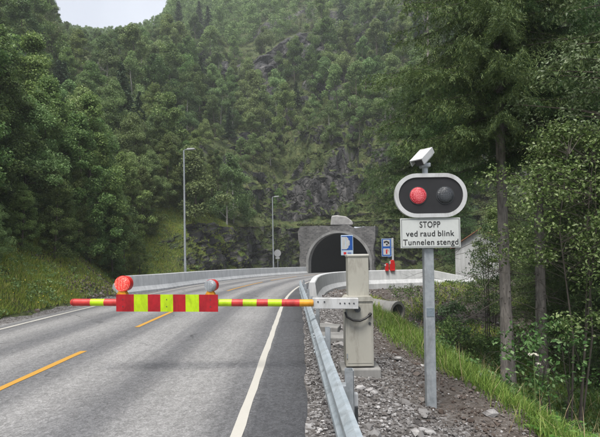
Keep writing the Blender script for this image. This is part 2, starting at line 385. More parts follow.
REDR = M_noise('red_reflective', [(0.35, (0.34, 0.009, 0.016)), (0.65, (0.43, 0.014, 0.022))], 14, 5, 0.35, 0.04, 200, dirt=0.55)
REDT = M_noise('red_tube_film', [(0.35, (0.48, 0.035, 0.03)), (0.65, (0.58, 0.05, 0.045))], 14, 5, 0.4, 0.04, 200, dirt=0.5)
YGR = M_noise('fluorescent_yellow_green', [(0.35, (0.42, 0.62, 0.006)), (0.65, (0.48, 0.68, 0.01))], 14, 5, 0.35, 0.04, 200, dirt=0.5)
ORNG = M_noise('orange_yellow_film', [(0.35, (0.60, 0.26, 0.012)), (0.65, (0.70, 0.32, 0.02))], 14, 5, 0.4, 0.04, 200, dirt=0.5)
REDPL = M_plain('red_plastic', (0.55, 0.018, 0.018), 0.4)
BLUES = M_plain('blue_sign_face', (0.012, 0.085, 0.36), 0.4, 0, 0.08)
PALEB = M_plain('pale_blue_frame', (0.45, 0.56, 0.68), 0.4, 0, 0.08)
LENS_R = M_lens('red_signal_lens', (0.35, 0.012, 0.022), (0.82, 0.30, 0.32), 95, 0.12)
LENS_G = M_lens('grey_signal_lens', (0.028, 0.031, 0.036), (0.13, 0.14, 0.155), 95)
LENS_LIT = M_lens('lit_warning_lens', (0.70, 0.05, 0.04), (1.0, 0.42, 0.32), 60, 0.16)
LENS_OFF = M_lens('unlit_warning_lens', (0.26, 0.28, 0.30), (0.45, 0.47, 0.5), 70)
ROOFM = M_noise('orange_tile_roof', [(0.3, (0.16, 0.075, 0.042)), (0.7, (0.27, 0.125, 0.068))], 6, 5, 0.8, 0.3, 30)
RENDER = M_concrete('white_render', (0.42, 0.43, 0.43), (0.52, 0.53, 0.53), 0.8)
BARK_S = M_bark('spruce_bark', (0.10, 0.09, 0.085), (0.35, 0.315, 0.295)); BARK_D = M_bark('dark_bark', (0.04, 0.033, 0.028), (0.14, 0.12, 0.10))
BARK_B = M_bark('birch_bark', (0.10, 0.095, 0.09), (0.42, 0.41, 0.39), True)
TWIG = M_plain('dry_twigs', (0.075, 0.064, 0.054), 0.9, 0, 0.3)
LEAF_D = M_leaf('dark_broadleaf', [(0.06, 0.11, 0.034), (0.105, 0.175, 0.048), (0.16, 0.24, 0.068), (0.245, 0.325, 0.115)], var=0.38, trans=0.36)
LEAF_H = M_leaf('hillside_broadleaf', [(0.085, 0.14, 0.05), (0.135, 0.205, 0.07), (0.19, 0.27, 0.095), (0.27, 0.345, 0.15)], var=0.40, trans=0.36)
LEAF_N = M_leaf('fresh_near_leaf', [(0.05, 0.10, 0.028), (0.09, 0.165, 0.045), (0.15, 0.24, 0.075), (0.28, 0.37, 0.17)], 0.4, 0.35, 0.1)
LEAF_B = M_leaf('pale_birch_leaf', [(0.07, 0.12, 0.045), (0.14, 0.21, 0.09), (0.3, 0.37, 0.22)], 0.4, 0.35, 0.1)
NEEDLE = M_leaf('spruce_needles', [(0.034, 0.072, 0.027), (0.064, 0.12, 0.040), (0.105, 0.175, 0.056), (0.19, 0.27, 0.09)], 0.6, 0.22, 0.15)
NEEDLE_F = M_leaf('far_conifer_needles', [(0.022, 0.048, 0.022), (0.042, 0.075, 0.032), (0.065, 0.10, 0.04)], 0.6, 0.1, 0.2)
GRASS = M_leaf('green_grass', [(0.055, 0.13, 0.022), (0.095, 0.205, 0.032), (0.15, 0.28, 0.05), (0.25, 0.33, 0.09)], 0.55, 0.35, 0.0)
GRASS_L = M_leaf('yellow_green_bank_grass', [(0.12, 0.215, 0.036), (0.21, 0.32, 0.052), (0.32, 0.41, 0.075), (0.40, 0.37, 0.12)], 0.6, 0.3, 0.0)
MOSS = M_leaf('ledge_plants', [(0.035, 0.06, 0.018), (0.06, 0.095, 0.026), (0.095, 0.13, 0.036), (0.11, 0.095, 0.045)], 0.65, 0.25, 0.0)
STONE = M_leaf('mixed_stone', [(0.045, 0.042, 0.042), (0.105, 0.096, 0.09), (0.16, 0.152, 0.147), (0.22, 0.215, 0.212), (0.42, 0.41, 0.405)], 0.85, 0.0, 0.0, 0.2)
STONE_B = M_leaf('brown_earth_clods', [(0.045, 0.034, 0.028), (0.085, 0.068, 0.056), (0.13, 0.11, 0.095), (0.22, 0.2, 0.185)], 0.9, 0.0, 0.0, 0.2)
ROCKM = M_noise('pale_rock', [(0.3, (0.14, 0.13, 0.13)), (0.7, (0.42, 0.41, 0.40))], 5, 6, 0.85, 0.6, 20, 0, 0.03)

# ------------------------------------------------------------------ road line and ground heights
RAD, Y0, XC = 110.0, 14.0, -3.9
def xc(Y):
    d = np.clip(np.asarray(Y, float) - Y0, 0, 70); return XC + RAD - np.sqrt(RAD * RAD - d * d)
def road_pt(s, u):
    """point at arc length s, lateral offset u (right positive)"""
    if s < Y0: return np.array([XC + u, s])
    a = (s - Y0) / RAD
    c = np.array([XC + RAD * (1 - math.cos(a)), Y0 + RAD * math.sin(a)]); return c + u * np.array([math.cos(a), -math.sin(a)])
def zr(Y): return -0.95 * np.clip((np.asarray(Y, float) - 12) / 50, 0, 1.3) ** 1.5
def gz(X, Y, rough=True):
    X = np.asarray(X, float); Y = np.asarray(Y, float); u = X - xc(Y); h = zr(Y)
    h = h - 0.16 * sstep(4.0, 6.3, u)
    apron = sstep(17.5, 28.2, Y + 0.25 * np.clip(X - 8, -4, 6)) * (1 - sstep(15, 19, X))
    h = h - 1.25 * sstep(6.1, 8.5, u) * (1 - apron) - 0.025 * np.clip(u - 9, 0, 60) * (1 - apron)
    if rough:
        k = sstep(4.0, 4.6, u) + sstep(3.8, 4.4, -u)
        h = h + k * (0.06 * vnoise(np.stack([X * 1.3, Y * 1.3, 0 * X], -1), 3) + 0.03 * vnoise(np.stack([X * 4, Y * 4, 0 * X], -1), 4))
        h = h + 0.18 * sstep(7.5, 9, u) * vnoise(np.stack([X * 0.5, Y * 0.5, 0 * X], -1), 5)
    return h
def g1(x, y): return float(gz(np.array([x]), np.array([y]))[0])

def graded(lo, f0, f1, hi, step, grow=1.18):
    a = list(np.arange(f0, f1 + step * 0.5, step)); s = step
    while a[-1] < hi: s = min(s * grow, 12); a.append(a[-1] + s)
    b = []; s = step; x = f0
    while x > lo: s = min(s * grow, 12); x -= s; b.append(x)
    return np.array(b[::-1] + a)
gx = graded(-240, -10, 14, 240, 0.22); gy = graded(-120, 0, 34, 280, 0.25)
GX, GY = np.meshgrid(gx, gy); nx, ny = len(gx), len(gy)
GZ = gz(GX, GY)
U = GX - xc(GY)
GZ = np.where((U > -3.4) & (U < 3.7), GZ - 0.10, GZ - 0.012)
GZ = np.where((GY > 60) , np.minimum(GZ, -1.3), GZ)
V = np.stack([GX, GY, GZ], -1).reshape(-1, 3)
idx = np.arange(nx * ny).reshape(ny, nx)
F = np.stack([idx[:-1, :-1], idx[:-1, 1:], idx[1:, 1:], idx[1:, :-1]], -1).reshape(-1, 4)
me = np_mesh('ground', V, F, [GROUND], smooth=True)
soil = (sstep(6.0, 6.9, U) * (1 - 0.9 * sstep(12, 17, GY) * (1 - sstep(14, 18, GX))) + sstep(4.2, 5.0, -U)).ravel()
at = me.attributes.new('soil', 'FLOAT', 'POINT'); at.data.foreach_set('value', np.clip(soil, 0, 1).astype(np.float32))
tag(link('ground', me), 'gravel verge and earth falling to a grassy ditch', None, kind='structure')

at = me.attributes.new('earth', 'FLOAT', 'POINT'); at.data.foreach_set('value', (sstep(4.9, 6.0, U + .45 * vnoise(np.stack([GX, GY * .7, 0 * GX], -1), 71))).ravel().astype(np.float32))
# road sheet
S = np.concatenate([np.arange(-60, 0, 2.0), np.arange(0, 110, 0.25)])
lat = np.array([-3.65, -3.0, -2, -1, 0, 1, 2, 3, 3.5, 3.93])
V = []; UV = []
for s in S:
    for j, u in enumerate(lat):
        uu = u
        if j == len(lat) - 1: uu = u + 0.05 * float(vnoise(np.array([s * 1.7, 0.3, 0]), 11)) + 0.025 * float(vnoise(np.array([s * 6, 0.7, 0]), 12))
        if j == 0: uu = u + 0.06 * float(vnoise(np.array([s * 1.2, 5.3, 0]), 13))
        p = road_pt(s, uu); V.append((p[0], p[1], float(zr(p[1])) + 0.02)); UV.append((uu, s))
V = np.array(V); UV = np.array(UV); k = len(lat); idx = np.arange(len(V)).reshape(-1, k)
F = np.stack([idx[:-1, :-1], idx[:-1, 1:], idx[1:, 1:], idx[1:, :-1]], -1).reshape(-1, 4)
# thin bitumen lip at the right edge
e = idx[:, -1]; n0 = len(V); V = np.vstack([V, V[e] + np.array([0.05, 0, -0.10])]); UV = np.vstack([UV, UV[e]]); ee = n0 + np.arange(len(e))
F = np.vstack([F, np.stack([e[:-1], ee[:-1], ee[1:], e[1:]], -1)])
tag(link('road', np_mesh('road', V, F, [ASPH], smooth=True, uv=UV)), 'worn grey two-lane asphalt road curving to the tunnel', None, kind='structure')

def strip(name, s0s1, u, wd, mat, label):
    V = []; F = []
    for s0, s1 in s0s1:
        ss = np.arange(s0, s1 + 0.01, 0.4 if s1 - s0 > 0.8 else s1 - s0); b = len(V)
        for s in ss:
            for du in (-wd / 2, wd / 2):
                p = road_pt(s, u + du + 0.008 * float(vnoise(np.array([s * 5, du * 90, 1.0]), 21))); V.append((p[0], p[1], float(zr(p[1])) + 0.025))
        for i in range(len(ss) - 1): F.append((b + 2 * i, b + 2 * i + 1, b + 2 * i + 3, b + 2 * i + 2))
    tag(link(name, np_mesh(name, np.array(V), np.array(F), [mat])), label, None, kind='structure')
strip('road_edge_line', [(-20, 90)], 3.285, 0.105, WHITE_LINE, 'white edge line along the right lane')
strip('road_far_edge_line', [(-20, 90)], -3.25, 0.11, WHITE_LINE, 'white edge line on the far side of the road')
strip('road_centre_line', [(-0.8 + 11.4 * k, 8.2 + 11.4 * k) for k in range(-1, 8)], 0.0, 0.12, YELLOW_LINE, 'dashed yellow centre line')

# ------------------------------------------------------------------ tunnel frame
TH = (58.6 - Y0) / RAD
PO = road_pt(58.6, 0.0); PT = np.array([math.sin(TH), math.cos(TH)]); PR = np.array([math.cos(TH), -math.sin(TH)]); PZ = float(zr(PO[1]))
def tun(u, v): return PO + PR * u + PT * v

# ------------------------------------------------------------------ mountain sheet
pts = [np.array([XC - 4.1, y]) for y in np.arange(-60, 19.5, 0.3)]
for s in np.arange(19.5, 25.5, 0.3): pts.append(road_pt(s, -4.1 - 1.9 * float(sstep(19.5, 25, s))))
for s in np.arange(25.5, 57.6, 0.3): pts.append(road_pt(s, -6.0 - 0.3 * math.sin(s * .7)))
nL = len(pts)
a, b = tun(-6.2, 0.5), tun(7.0, 0.5)
for t in np.linspace(0, 1, 46): pts.append(lerp(a, b, t))
nP = len(pts)
prev = b
for q in ((17, 53.2), (24, 50.5), (40, 47), (80, 42), (150, 40)):
    q = np.array(q); L = np.linalg.norm(q - prev); m_ = int(L / (0.3 if q[0] < 30 else 1.2))
    for t in np.linspace(0, 1, m_ + 1)[1:]: pts.append(lerp(prev, q, t))
    prev = q
B = np.array(pts); nS = len(B)
def gsm(A, sg):
    k = int(sg * 3); w_ = np.exp(-0.5 * (np.arange(-k, k + 1) / sg) ** 2); w_ /= w_.sum()
    P = np.concatenate([np.repeat(A[:1], k, 0), A, np.repeat(A[-1:], k, 0)]); return np.stack([np.convolve(P[:, i], w_, 'valid') for i in range(A.shape[1])], 1)
T = np.gradient(B, axis=0); T /= np.linalg.norm(T, axis=1)[:, None] + 1e-9; T = gsm(T, 22); T /= np.linalg.norm(T, axis=1)[:, None]
N = np.stack([-T[:, 1], T[:, 0]], 1)
B = gsm(B, 1.5)
ii = np.arange(nS)
ybl = B[:, 1]
wL = np.where(ii < nL, 1 - sstep(31, 39, ybl), 0.0)
wP = np.where(ii < nL, 0.62 * sstep(43, 57, ybl), 0.0); m2 = ii >= nL; wP[m2] = 0.62 + 0.38 * sstep(0, 12, ii[m2] - nL); wC = 1 - wL - wP
KT = np.array([0, .05, .15, .25, .34, .42, .60, .72, .86, 1.0])
PROF = {'L': ([-.6, .6, 1.8, 3.2, 5.2, 11, 40, 60, 90, 150], [-.5, .08, 1.1, 2.3, 3.4, 6.4, 22, 26, 28, 29]),
        'C': ([-.5, .3, .9, 1.7, 4.2, 9, 36, 50, 80, 150], [-.5, .7, 2.6, 5.0, 6.6, 9.8, 32, 38, 44, 45]),
        'P': ([-.3, .15, .45, .8, 2.2, 5.6, 16, 44, 92, 160], [-.5, 2.5, 4.8, 6.6, 7.4, 16.5, 25, 52, 97, 150])}
tt = np.concatenate([np.linspace(0, .42, 120)[:-1], np.linspace(.42, .72, 110)[:-1], np.linspace(.72, 1.0, 60)])
D = np.zeros((nS, len(tt))); H = np.zeros((nS, len(tt)))
for w_, key in ((wL, 'L'), (wC, 'C'), (wP, 'P')):
    d_, h_ = PROF[key]; D += w_[:, None] * np.interp(tt, KT, d_)[None]; H += w_[:, None] * np.interp(tt, KT, h_)[None]
MX = B[:, 0:1] + N[:, 0:1] * D; MY = B[:, 1:2] + N[:, 1:2] * D; MZ = zr(np.clip(B[:, 1:2], -99, 60)) + H
P3 = np.stack([MX, MY, MZ], -1)
slope = np.gradient(H, axis=1) / (np.abs(np.gradient(D, axis=1)) + 1e-6)
# outcrops: terraces on the upper slope
terr = sstep(0.05, 0.4, fbm(P3 * np.array([.03, .03, .03]), 3, 31))
lev = MZ + 2.5 * fbm(P3 * 0.05, 3, 33) + np.where(H < 18, 2.6 * fbm(P3 * .16, 3, 35), 0); PER = np.where(H < 17, 4.2, 11.0); st = lev / PER; fr = st - np.floor(st)
tz = (sstep(0.3, 0.62, fr) - fr) * PER
terr = np.where(H < 17, np.maximum(terr, (0.25 + 0.75 * sstep(-.25, .35, vnoise(P3 * .14, 36))) * wP[:, None]), terr)
up_ = sstep(6.5, 9, H)
P3[..., 2] += terr * tz * up_ * 0.9
nrm = np.stack([-N[:, 0:1] * np.ones_like(D), -N[:, 1:2] * np.ones_like(D), 0.35 * np.ones_like(D)], -1)
rockk = sstep(0.9, 1.7, slope + 1.2 * terr * up_ * (H > 17) * sstep(.25, .4, fr) * sstep(.68, .5, fr)) * (1 - wL[:, None]) * sstep(0.2, 1.5, H)
FWP = np.repeat(wP[:, None], len(tt), 1)[:-1, :-1]
rid = 1 - np.abs(fbm(P3 * np.array([.35, .35, .22]), 4, 41)) * 2.2
wp_ = P3 + 0.5 * np.stack([vnoise(P3 * .8, 48), vnoise(P3 * .8, 49), vnoise(P3 * .8, 50)], -1)
def cellv(p, seed):   # blocks bounded by joints
    i = np.floor(p).astype(np.int64); return _hash(i[..., 0], i[..., 1], i[..., 2], seed) - 0.5
sk = wp_ @ np.array([[.8, .5, -.25], [-.5, .8, .2], [.3, -.05, .93]]).T
blk = 1.1 * cellv(sk * np.array([.55, .55, .5]), 47) + 0.7 * cellv(sk * np.array([1.1, 1.2, 1.3]), 52)
dsp = rockk * (0.8 * (rid - 0.5) + 0.75 * blk) + (1 - rockk) * sstep(.3, 3, H) * (0.22 * fbm(P3 * 0.6, 3, 43) * (1 + 2 * up_))
P3 = P3 + nrm * dsp[..., None]
# bare outcrops standing out of the upper slope: world positions found along the mountain
OUT = []
for qx, qy, qr in ((250, 72, 7.0), (300, 62, 6.0), (333, 42, 8.5), (412, 22, 11.0), (345, 82, 4.5), (262, 100, 4.0), (205, 60, 4.5)):
    e_ = (300 + 445 * P3[..., 0] / np.maximum(P3[..., 1], 1) - qx) ** 2 + (254 - 445 * (P3[..., 2] - 1.7) / np.maximum(P3[..., 1], 1) - qy) ** 2 + 1e6 * (P3[..., 1] < 25)
    OUT.append((P3[np.unravel_index(np.argmin(e_), e_.shape)].copy(), qr))
outk = np.zeros_like(D)
for c_, r_ in OUT:
    dd = P3 - c_; dd = np.sqrt((dd[..., 0] * .6) ** 2 + (dd[..., 1] * 1.0) ** 2 + (dd[..., 2] * 1.5) ** 2) * (1 + .35 * vnoise(P3 * .3, 61)); outk = np.maximum(outk, sstep(r_ * 1.15, r_ * .75, dd))
P3 = P3 + nrm * (outk * (1.6 + 1.3 * blk + .8 * rid))[..., None]
pxs = 300 + 445 * P3[..., 0] / np.maximum(P3[..., 1], 1); yss = np.interp(pxs, [30, 52, 62, 100, 140, 165, 200], [-60, -25, 12, 19, 15, 4, -60]) + 3
zcap = 1.7 + (256 - yss) / 445 * P3[..., 1] - 5.5; P3[..., 2] = np.where((P3[..., 1] > 45) & (pxs > 20) & (pxs < 205), np.minimum(P3[..., 2], zcap), P3[..., 2])
veg = 0.75 * fbm(P3 * np.array([.11, .11, .13]), 4, 66) + 0.12 - 0.9 * outk - 0.12 * wC[:, None] * (H < 6.5)
cc0 = np.array([PO[0] - 1.5, PO[1] + 4, PZ + 11.5]); dd = (P3 - cc0) * np.array([.7, .5, 1.25]); veg = veg + 0.30 * wP[:, None] * (H < 18) - 0.75 * sstep(4.6, 2.2, np.linalg.norm(dd, axis=-1))
# behind the masonry the sheet stays clear of the facade
relx = P3[..., 0] - PO[0]; rely = P3[..., 1] - PO[1]; pu = relx * PR[0] + rely * PR[1]; pv = relx * PT[0] + rely * PT[1]
near = (np.abs(pu + 0.35) < 4.9) & (P3[..., 2] - PZ < 6.6) & (pv < 0.45) & (pv > -3)
P3[..., 0] += np.where(near, (0.45 - pv) * PT[0], 0); P3[..., 1] += np.where(near, (0.45 - pv) * PT[1], 0)
nr = len(tt); idx = np.arange(nS * nr).reshape(nS, nr)
F = np.stack([idx[:-1, :-1], idx[1:, :-1], idx[1:, 1:], idx[:-1, 1:]], -1)
hole = (np.abs(pu) < 4.6) & (P3[..., 2] - PZ < 5.9) & (pv > -2) & (pv < 6)
fh = hole[:-1, :-1] | hole[1:, :-1] | hole[1:, 1:] | hole[:-1, 1:]
F = F[~fh]
VM = P3.reshape(-1, 3)
tag(link('mountain', np_mesh('mountain', VM, F[:, ::-1], [ROCK], smooth=((rockk[:-1, :-1] + outk[:-1, :-1] < 0.25)[~fh]))), 'steep mountainside with rock cut and mossy ledges', None, kind='structure')
va_ = bpy.data.objects['mountain'].data.attributes.new('veg', 'FLOAT', 'POINT'); va_.data.foreach_set('value', veg.ravel().astype(np.float32))
FV = veg[:-1, :-1]; FO = outk[:-1, :-1]
# geometry of the sheet for scattering
FA = P3[1:, :-1] - P3[:-1, :-1]; FB = P3[:-1, 1:] - P3[:-1, :-1]; FN = np.cross(FB, FA); AR = np.linalg.norm(FN, axis=-1); FN = FN / (AR[..., None] + 1e-9)
FN *= np.sign(FN[..., 2:3] + 1e-9)
FC = (P3[:-1, :-1] + P3[1:, 1:]) / 2
FH = H[:-1, :-1]; FD = D[:-1, :-1]
CW = np.array([0, 0, 1.7])
def proj(p):
    p = np.asarray(p, float); y = np.maximum(p[..., 1], 0.01)
    return 300 + 445 * p[..., 0] / y, 254 - 445 * (p[..., 2] - 1.7) / y
px_, py_ = proj(FC)
def scatter(n, wgt, seed):
    r = np.random.default_rng(seed); pr = (AR * wgt).ravel(); pr = pr / pr.sum()
    i = r.choice(len(pr), n, p=pr); a_ = r.random((n, 2))
    i0, j0 = np.unravel_index(i, AR.shape)
    return P3[i0, j0] + FA[i0, j0] * a_[:, :1] + FB[i0, j0] * a_[:, 1:], FN[i0, j0]

# ------------------------------------------------------------------ foliage builders
def unit(v): return v / (np.linalg.norm(v, axis=-1, keepdims=True) + 1e-9)
def cards(Cn, T, Nn, L, W, fold=0.2):
    """leaf shaped four-cornered blades, creased along the middle"""
    L = np.broadcast_to(L, (len(Cn),))[:, None]; W = np.broadcast_to(W, (len(Cn),))[:, None]
    Bn = unit(np.cross(T, Nn)); V = np.empty((len(Cn), 4, 3))
    V[:, 0] = Cn - T * L * 0.5; V[:, 2] = Cn + T * L * 0.5
    o = Cn - T * L * 0.08 + Nn * W * fold
    V[:, 1] = o + Bn * W * 0.5; V[:, 3] = o - Bn * W * 0.5
    return V.reshape(-1, 3), np.arange(len(Cn) * 4).reshape(-1, 4)
def leaf_blob(r, centers, rad, per, size, up=0.9, flat=0.75, aspect=0.62):
    n = len(centers) * per; c = np.repeat(centers, per, 0); rr = np.repeat(np.broadcast_to(rad, (len(centers),)), per)[:, None]
    o = unit(r.normal(size=(n, 3))) * (r.random((n, 1)) ** 0.45) * rr; o[:, 2] *= flat
    Nn = unit(r.normal(size=(n, 3)) + np.array([0, 0, up * 2]) + unit(o) * 1.0)
    T = unit(np.cross(Nn, r.normal(size=(n, 3))) + np.array([0, 0, -0.35]))
    Nn = unit(np.cross(np.cross(T, Nn), T))
    L = size * (0.65 + 0.7 * r.random(n)); return cards(c + o, T, Nn, L, L * aspect)
def crown_centers(r, n, R_, z0, z1, shape=0.9, low=0.55):
    """clump centres through an uneven crown, most of them near its surface"""
    out = []; ph = r.random(6) * 6.28
    while len(out) < n:
        t = r.random(); z = z0 + (z1 - z0) * t
        prof = (math.sin(math.pi * min(1, (t * (1 - low) + low * 0.5 + t * low * 0.5))) ** shape)
        a = r.random() * 6.283; q = R_ * prof * (1 + 0.22 * math.sin(2 * a + ph[0] + 4 * t) + 0.18 * math.sin(3 * a + ph[1] - 5 * t))
        rad = q * (r.random() ** 0.4); out.append((rad * math.cos(a), rad * math.sin(a), z))
    return np.array(out)
def trunk_mesh(r, h, rad, targets, n=8, lean=0.15, curve=0.12, mb=None, m=0, limb=0.35):
    mb = mb or MB(); pts = []; lx, ly = r.normal(size=2) * lean
    for k in range(7):
        t = k / 6; pts.append((lx * t * t * h * 0.1 + curve * math.sin(t * 5 + lx * 9), ly * t * t * h * 0.1 + curve * math.cos(t * 4) - curve, h * t - (0.3 if k == 0 else 0)))
    mb.tube(pts, [rad * (1.25 if k == 0 else 1) * (1 - 0.82 * k / 6) for k in range(7)], n, m)
    for tg in targets:
        zz = max(0.12 * h, tg[2] - limb * (math.hypot(tg[0], tg[1]) + 0.4)); zz = min(zz, h * 0.93); t = zz / h
        b_ = Vector((lx * t * t * h * 0.1 + curve * math.sin(t * 5 + lx * 9), ly * t * t * h * 0.1 + curve * math.cos(t * 4) - curve, zz)); e_ = Vector(tg)
        mid = b_.lerp(e_, 0.5) + Vector((0, 0, 0.08 * (e_ - b_).length)); rb = rad * (1 - 0.82 * t) * 0.42
        mb.tube([b_, mid, e_], [rb, rb * 0.6, rb * 0.2], 5, m, caps=False)
    return mb
def np_obj(name, VF, mat, parent=None): return link(name, np_mesh(name, VF[0], VF[1], [mat]), parent)
def joinvf(lst):
    V = []; F = []; b = 0
    for v, f in lst: V.append(v); F.append(f + b); b += len(v)
    return np.vstack(V), np.vstack(F)

# ---- broadleaf trees with parts (left roadside)
def broadleaf(label, group, seed, h, Rc, z0, nclump, per, leaf, mat, bark, trad, cr=0.62, name='broadleaf_tree'):
    r = np.random.default_rng(seed); cc = crown_centers(r, nclump, Rc, z0, h)
    t = empty(name, (0, 0, 0), label, 'tree', group=group)
    far = cc[r.choice(len(cc), min(16, len(cc)), replace=False)]
    trunk_mesh(r, h * 0.9, trad, far).build('trunk', bark, t)
    np_obj('crown', leaf_blob(r, cc, cr * (0.7 + 0.6 * r.random(len(cc))), per, leaf), mat, t)
    return t

def mz(x, y):
    d2 = (VM[:, 0] - x) ** 2 + (VM[:, 1] - y) ** 2; i = np.argpartition(d2, 4)[:4]
    if d2[i].min() > 4: return None
    return float(np.median(VM[i, 2]))
def sky_fit(x, y, z, h):
    """largest scale at which a tree stays under the skyline's open notch"""
    px = 300 + 445 * x / max(y, 1)
    if not 30 < px < 200: return 9.0
    ys = np.interp(px, [30, 52, 62, 100, 140, 165, 200], [-60, -25, 12, 19, 15, 4, -60]) + 3
    return (1.7 + (256 - ys) / 445 * y - z) / h
r0 = np.random.default_rng(101)
GL = 'broadleaf trees crowding the bank left of the road'
LAB_L = ['dark green bushy tree in the dense wood on the left bank above the road', 'deep green upright tree in the dense wood on the left bank above the road',
         'dull green leafy tree in the dense wood on the left bank above the road']
protoL = [broadleaf(LAB_L[0], GL, 1, 9.0, 2.3, 0.4, 84, 290, 0.13, LEAF_D, BARK_D, 0.12, 0.52),
          broadleaf(LAB_L[1], GL, 2, 11.0, 2.0, 0.8, 90, 280, 0.13, LEAF_D, BARK_D, 0.13, 0.50),
          broadleaf(LAB_L[2], GL, 3, 8.0, 2.6, 0.3, 84, 290, 0.13, LEAF_H, BARK_D, 0.11, 0.60)]
spots = []
for y in np.arange(7, 25, 2.1): spots.append((XC - 4.1 - 3.5 - r0.random() * 0.8, y + r0.normal() * .4, 0.8))
for y in np.arange(9, 28, 2.9): spots.append((XC - 4.1 - 6.8 - r0.random() * 1.6, y + r0.normal() * .6, 1.0))
for y in np.arange(12, 34, 3.2): spots.append((XC - 4.1 - 11.0 - r0.random() * 2.5, y + r0.normal() * .8, 1.1))
for y in np.arange(18, 40, 3.6): spots.append((XC - 4.1 - 16.5 - r0.random() * 3, y + r0.normal() * 1, 1.1))
for s_, u_, sc_ in ((28.2, -9.6, .62), (30.3, -10.0, .7), (32.4, -9.7, .6), (34.4, -10.2, .72), (36.6, -10.0, .62), (38.6, -10.6, .7), (40.5, -10.4, .6), (43, -10.8, .65), (45.5, -10.5, .55), (48, -11.2, .6), (37.5, -13.5, .8), (41.5, -14.5, .8), (46, -14, .75), (21.5, -7.3, .7), (23.5, -7.9, .75), (25.2, -8.6, .8), (22.5, -9.5, .9), (26, -9.6, .75), (28.5, -10.5, .8), (30.5, -11.5, .8), (33, -11, .75), (35.5, -12.5, .85), (38.5, -12, .7), (42, -13, .75), (34, -16, 1.0), (39, -17, 1.0), (45, -17, .9)):
    p = road_pt(s_, u_); spots.append((p[0], p[1], sc_))
for y in np.arange(11.5, 30, 1.25):
    if y < 22.5:
        for dq in (0, 1.1): spots.append((XC - 4.1 - 2.3 - dq - r0.random() * .8 - .9 * (y < 15), y + r0.normal() * .3, .27 + .14 * r0.random() + .1 * dq))
    else: q = road_pt(y, -6.9 - r0.random() * 1.2); spots.append((q[0], q[1], (.36 if y < 26.5 else .2) + .1 * r0.random()))
used = set()
for i, (x, y, s_) in enumerate(spots):
    k = int(r0.integers(0, 3)) if i > 2 else i
    z = mz(x, y)
    if z is None: continue
    sc_ = s_ * (0.85 + 0.3 * r0.random()); rz = r0.random() * 6.28
    sc_ = min(sc_, sky_fit(x, y, z, (9.6, 11.6, 8.8)[k]))
    if sc_ < .25: continue
    if k not in used: used.add(k); o = protoL[k]; o.location = (x, y, z - 0.1); o.rotation_euler = (0, 0, rz); o.scale = (sc_,) * 3
    else: copy_thing(protoL[k], (x, y, z - 0.1), rz, sc_)

# ---- hillside trees: one mesh each (far, small), two kinds
def hill_mesh(name, seed, h, Rc, z0, nc, per, leaf, mat, bark, cr):
    r = np.random.default_rng(seed); cc = crown_centers(r, nc, Rc, z0, h, low=0.7)
    V, F = leaf_blob(r, cc, cr * (0.6 + 0.7 * r.random(nc)), per, leaf, 0.7)
    mb = trunk_mesh(r, h * 0.88, 0.12, cc[:7], 5); tv = np.array(mb.v); tf = np.array([f for f in mb.f if len(f) == 4])
    return np_mesh(name, np.vstack([V, tv]), np.vstack([F, tf + len(V)]), [mat, bark], np.r_[np.zeros(len(F), int), np.ones(len(tf), int)])
def cone_mesh(name, seed, h, Rb, nw, mat):
    r = np.random.default_rng(seed); Cn = []; T = []
    for i in range(nw):
        t = i / nw; z = h * (0.06 + 0.93 * t); L0 = Rb * (1 - t) ** 0.85 + 0.12
        for k in range(7):
            a = r.random() * 6.28; L = L0 * (0.7 + 0.5 * r.random()); d = np.array([math.cos(a), math.sin(a), -0.35])
            for q in np.linspace(0.15, 1, max(3, int(L / 0.16))):
                for _ in range(3):
                    Cn.append(np.array([0, 0, z]) + d * L * q + r.normal(size=3) * 0.07); T.append(d + r.normal(size=3) * 0.5)
    Cn = np.array(Cn); T = unit(np.array(T)); Nn = unit(np.cross(T, r.normal(size=T.shape)))
    V, F = cards(Cn, T, Nn, 0.38, 0.14); mb = MB(); mb.tube([(0, 0, -.3), (0, 0, h * .98)], [0.14, 0.02], 5, caps=False)
    return np_mesh(name, np.vstack([V, np.array(mb.v)]), np.vstack([F, np.array(mb.f) + len(V)]), [mat, BARK_D], np.r_[np.zeros(len(F), int), np.ones(len(mb.f), int)])
HM = [hill_mesh('hillside_tree', 11, 8.2, 2.3, 1.0, 26, 300, 0.2, LEAF_H, BARK_B, 0.80), hill_mesh('hillside_tree', 12, 10.0, 2.1, 1.8, 28, 280, 0.2, LEAF_H, BARK_D, 0.75),
      hill_mesh('hillside_tree', 13, 6.4, 2.5, 0.5, 26, 300, 0.2, LEAF_H, BARK_D, 0.80), hill_mesh('hillside_tree', 14, 9.0, 2.6, 1.2, 30, 280, 0.2, LEAF_D, BARK_D, 0.85)]
CMH = [cone_mesh('hillside_conifer', 21, 9.0, 1.7, 34, NEEDLE_F), cone_mesh('hillside_conifer', 22, 7.0, 1.4, 30, NEEDLE_F)]
vis = (px_ > -40) & (px_ < 640) & (py_ > -60) & (FC[..., 1] > 22)
dens = vnoise(FC * 0.06, 51)
wt = vis * (FN[..., 2] > 0.45) * (FH > np.where(FWP > .5, 7.2, 5.0)) * np.where((FWP > .5) & (FH < 17), 0.5, 1.0) * np.clip(0.85 + dens, 0.2, 1.4) * (1 - .98 * sstep(.03, .3, np.maximum(FO, np.roll(FO, 10, axis=1))))
cand, _ = scatter(26000, wt, 61)
keep = []; grid = {}
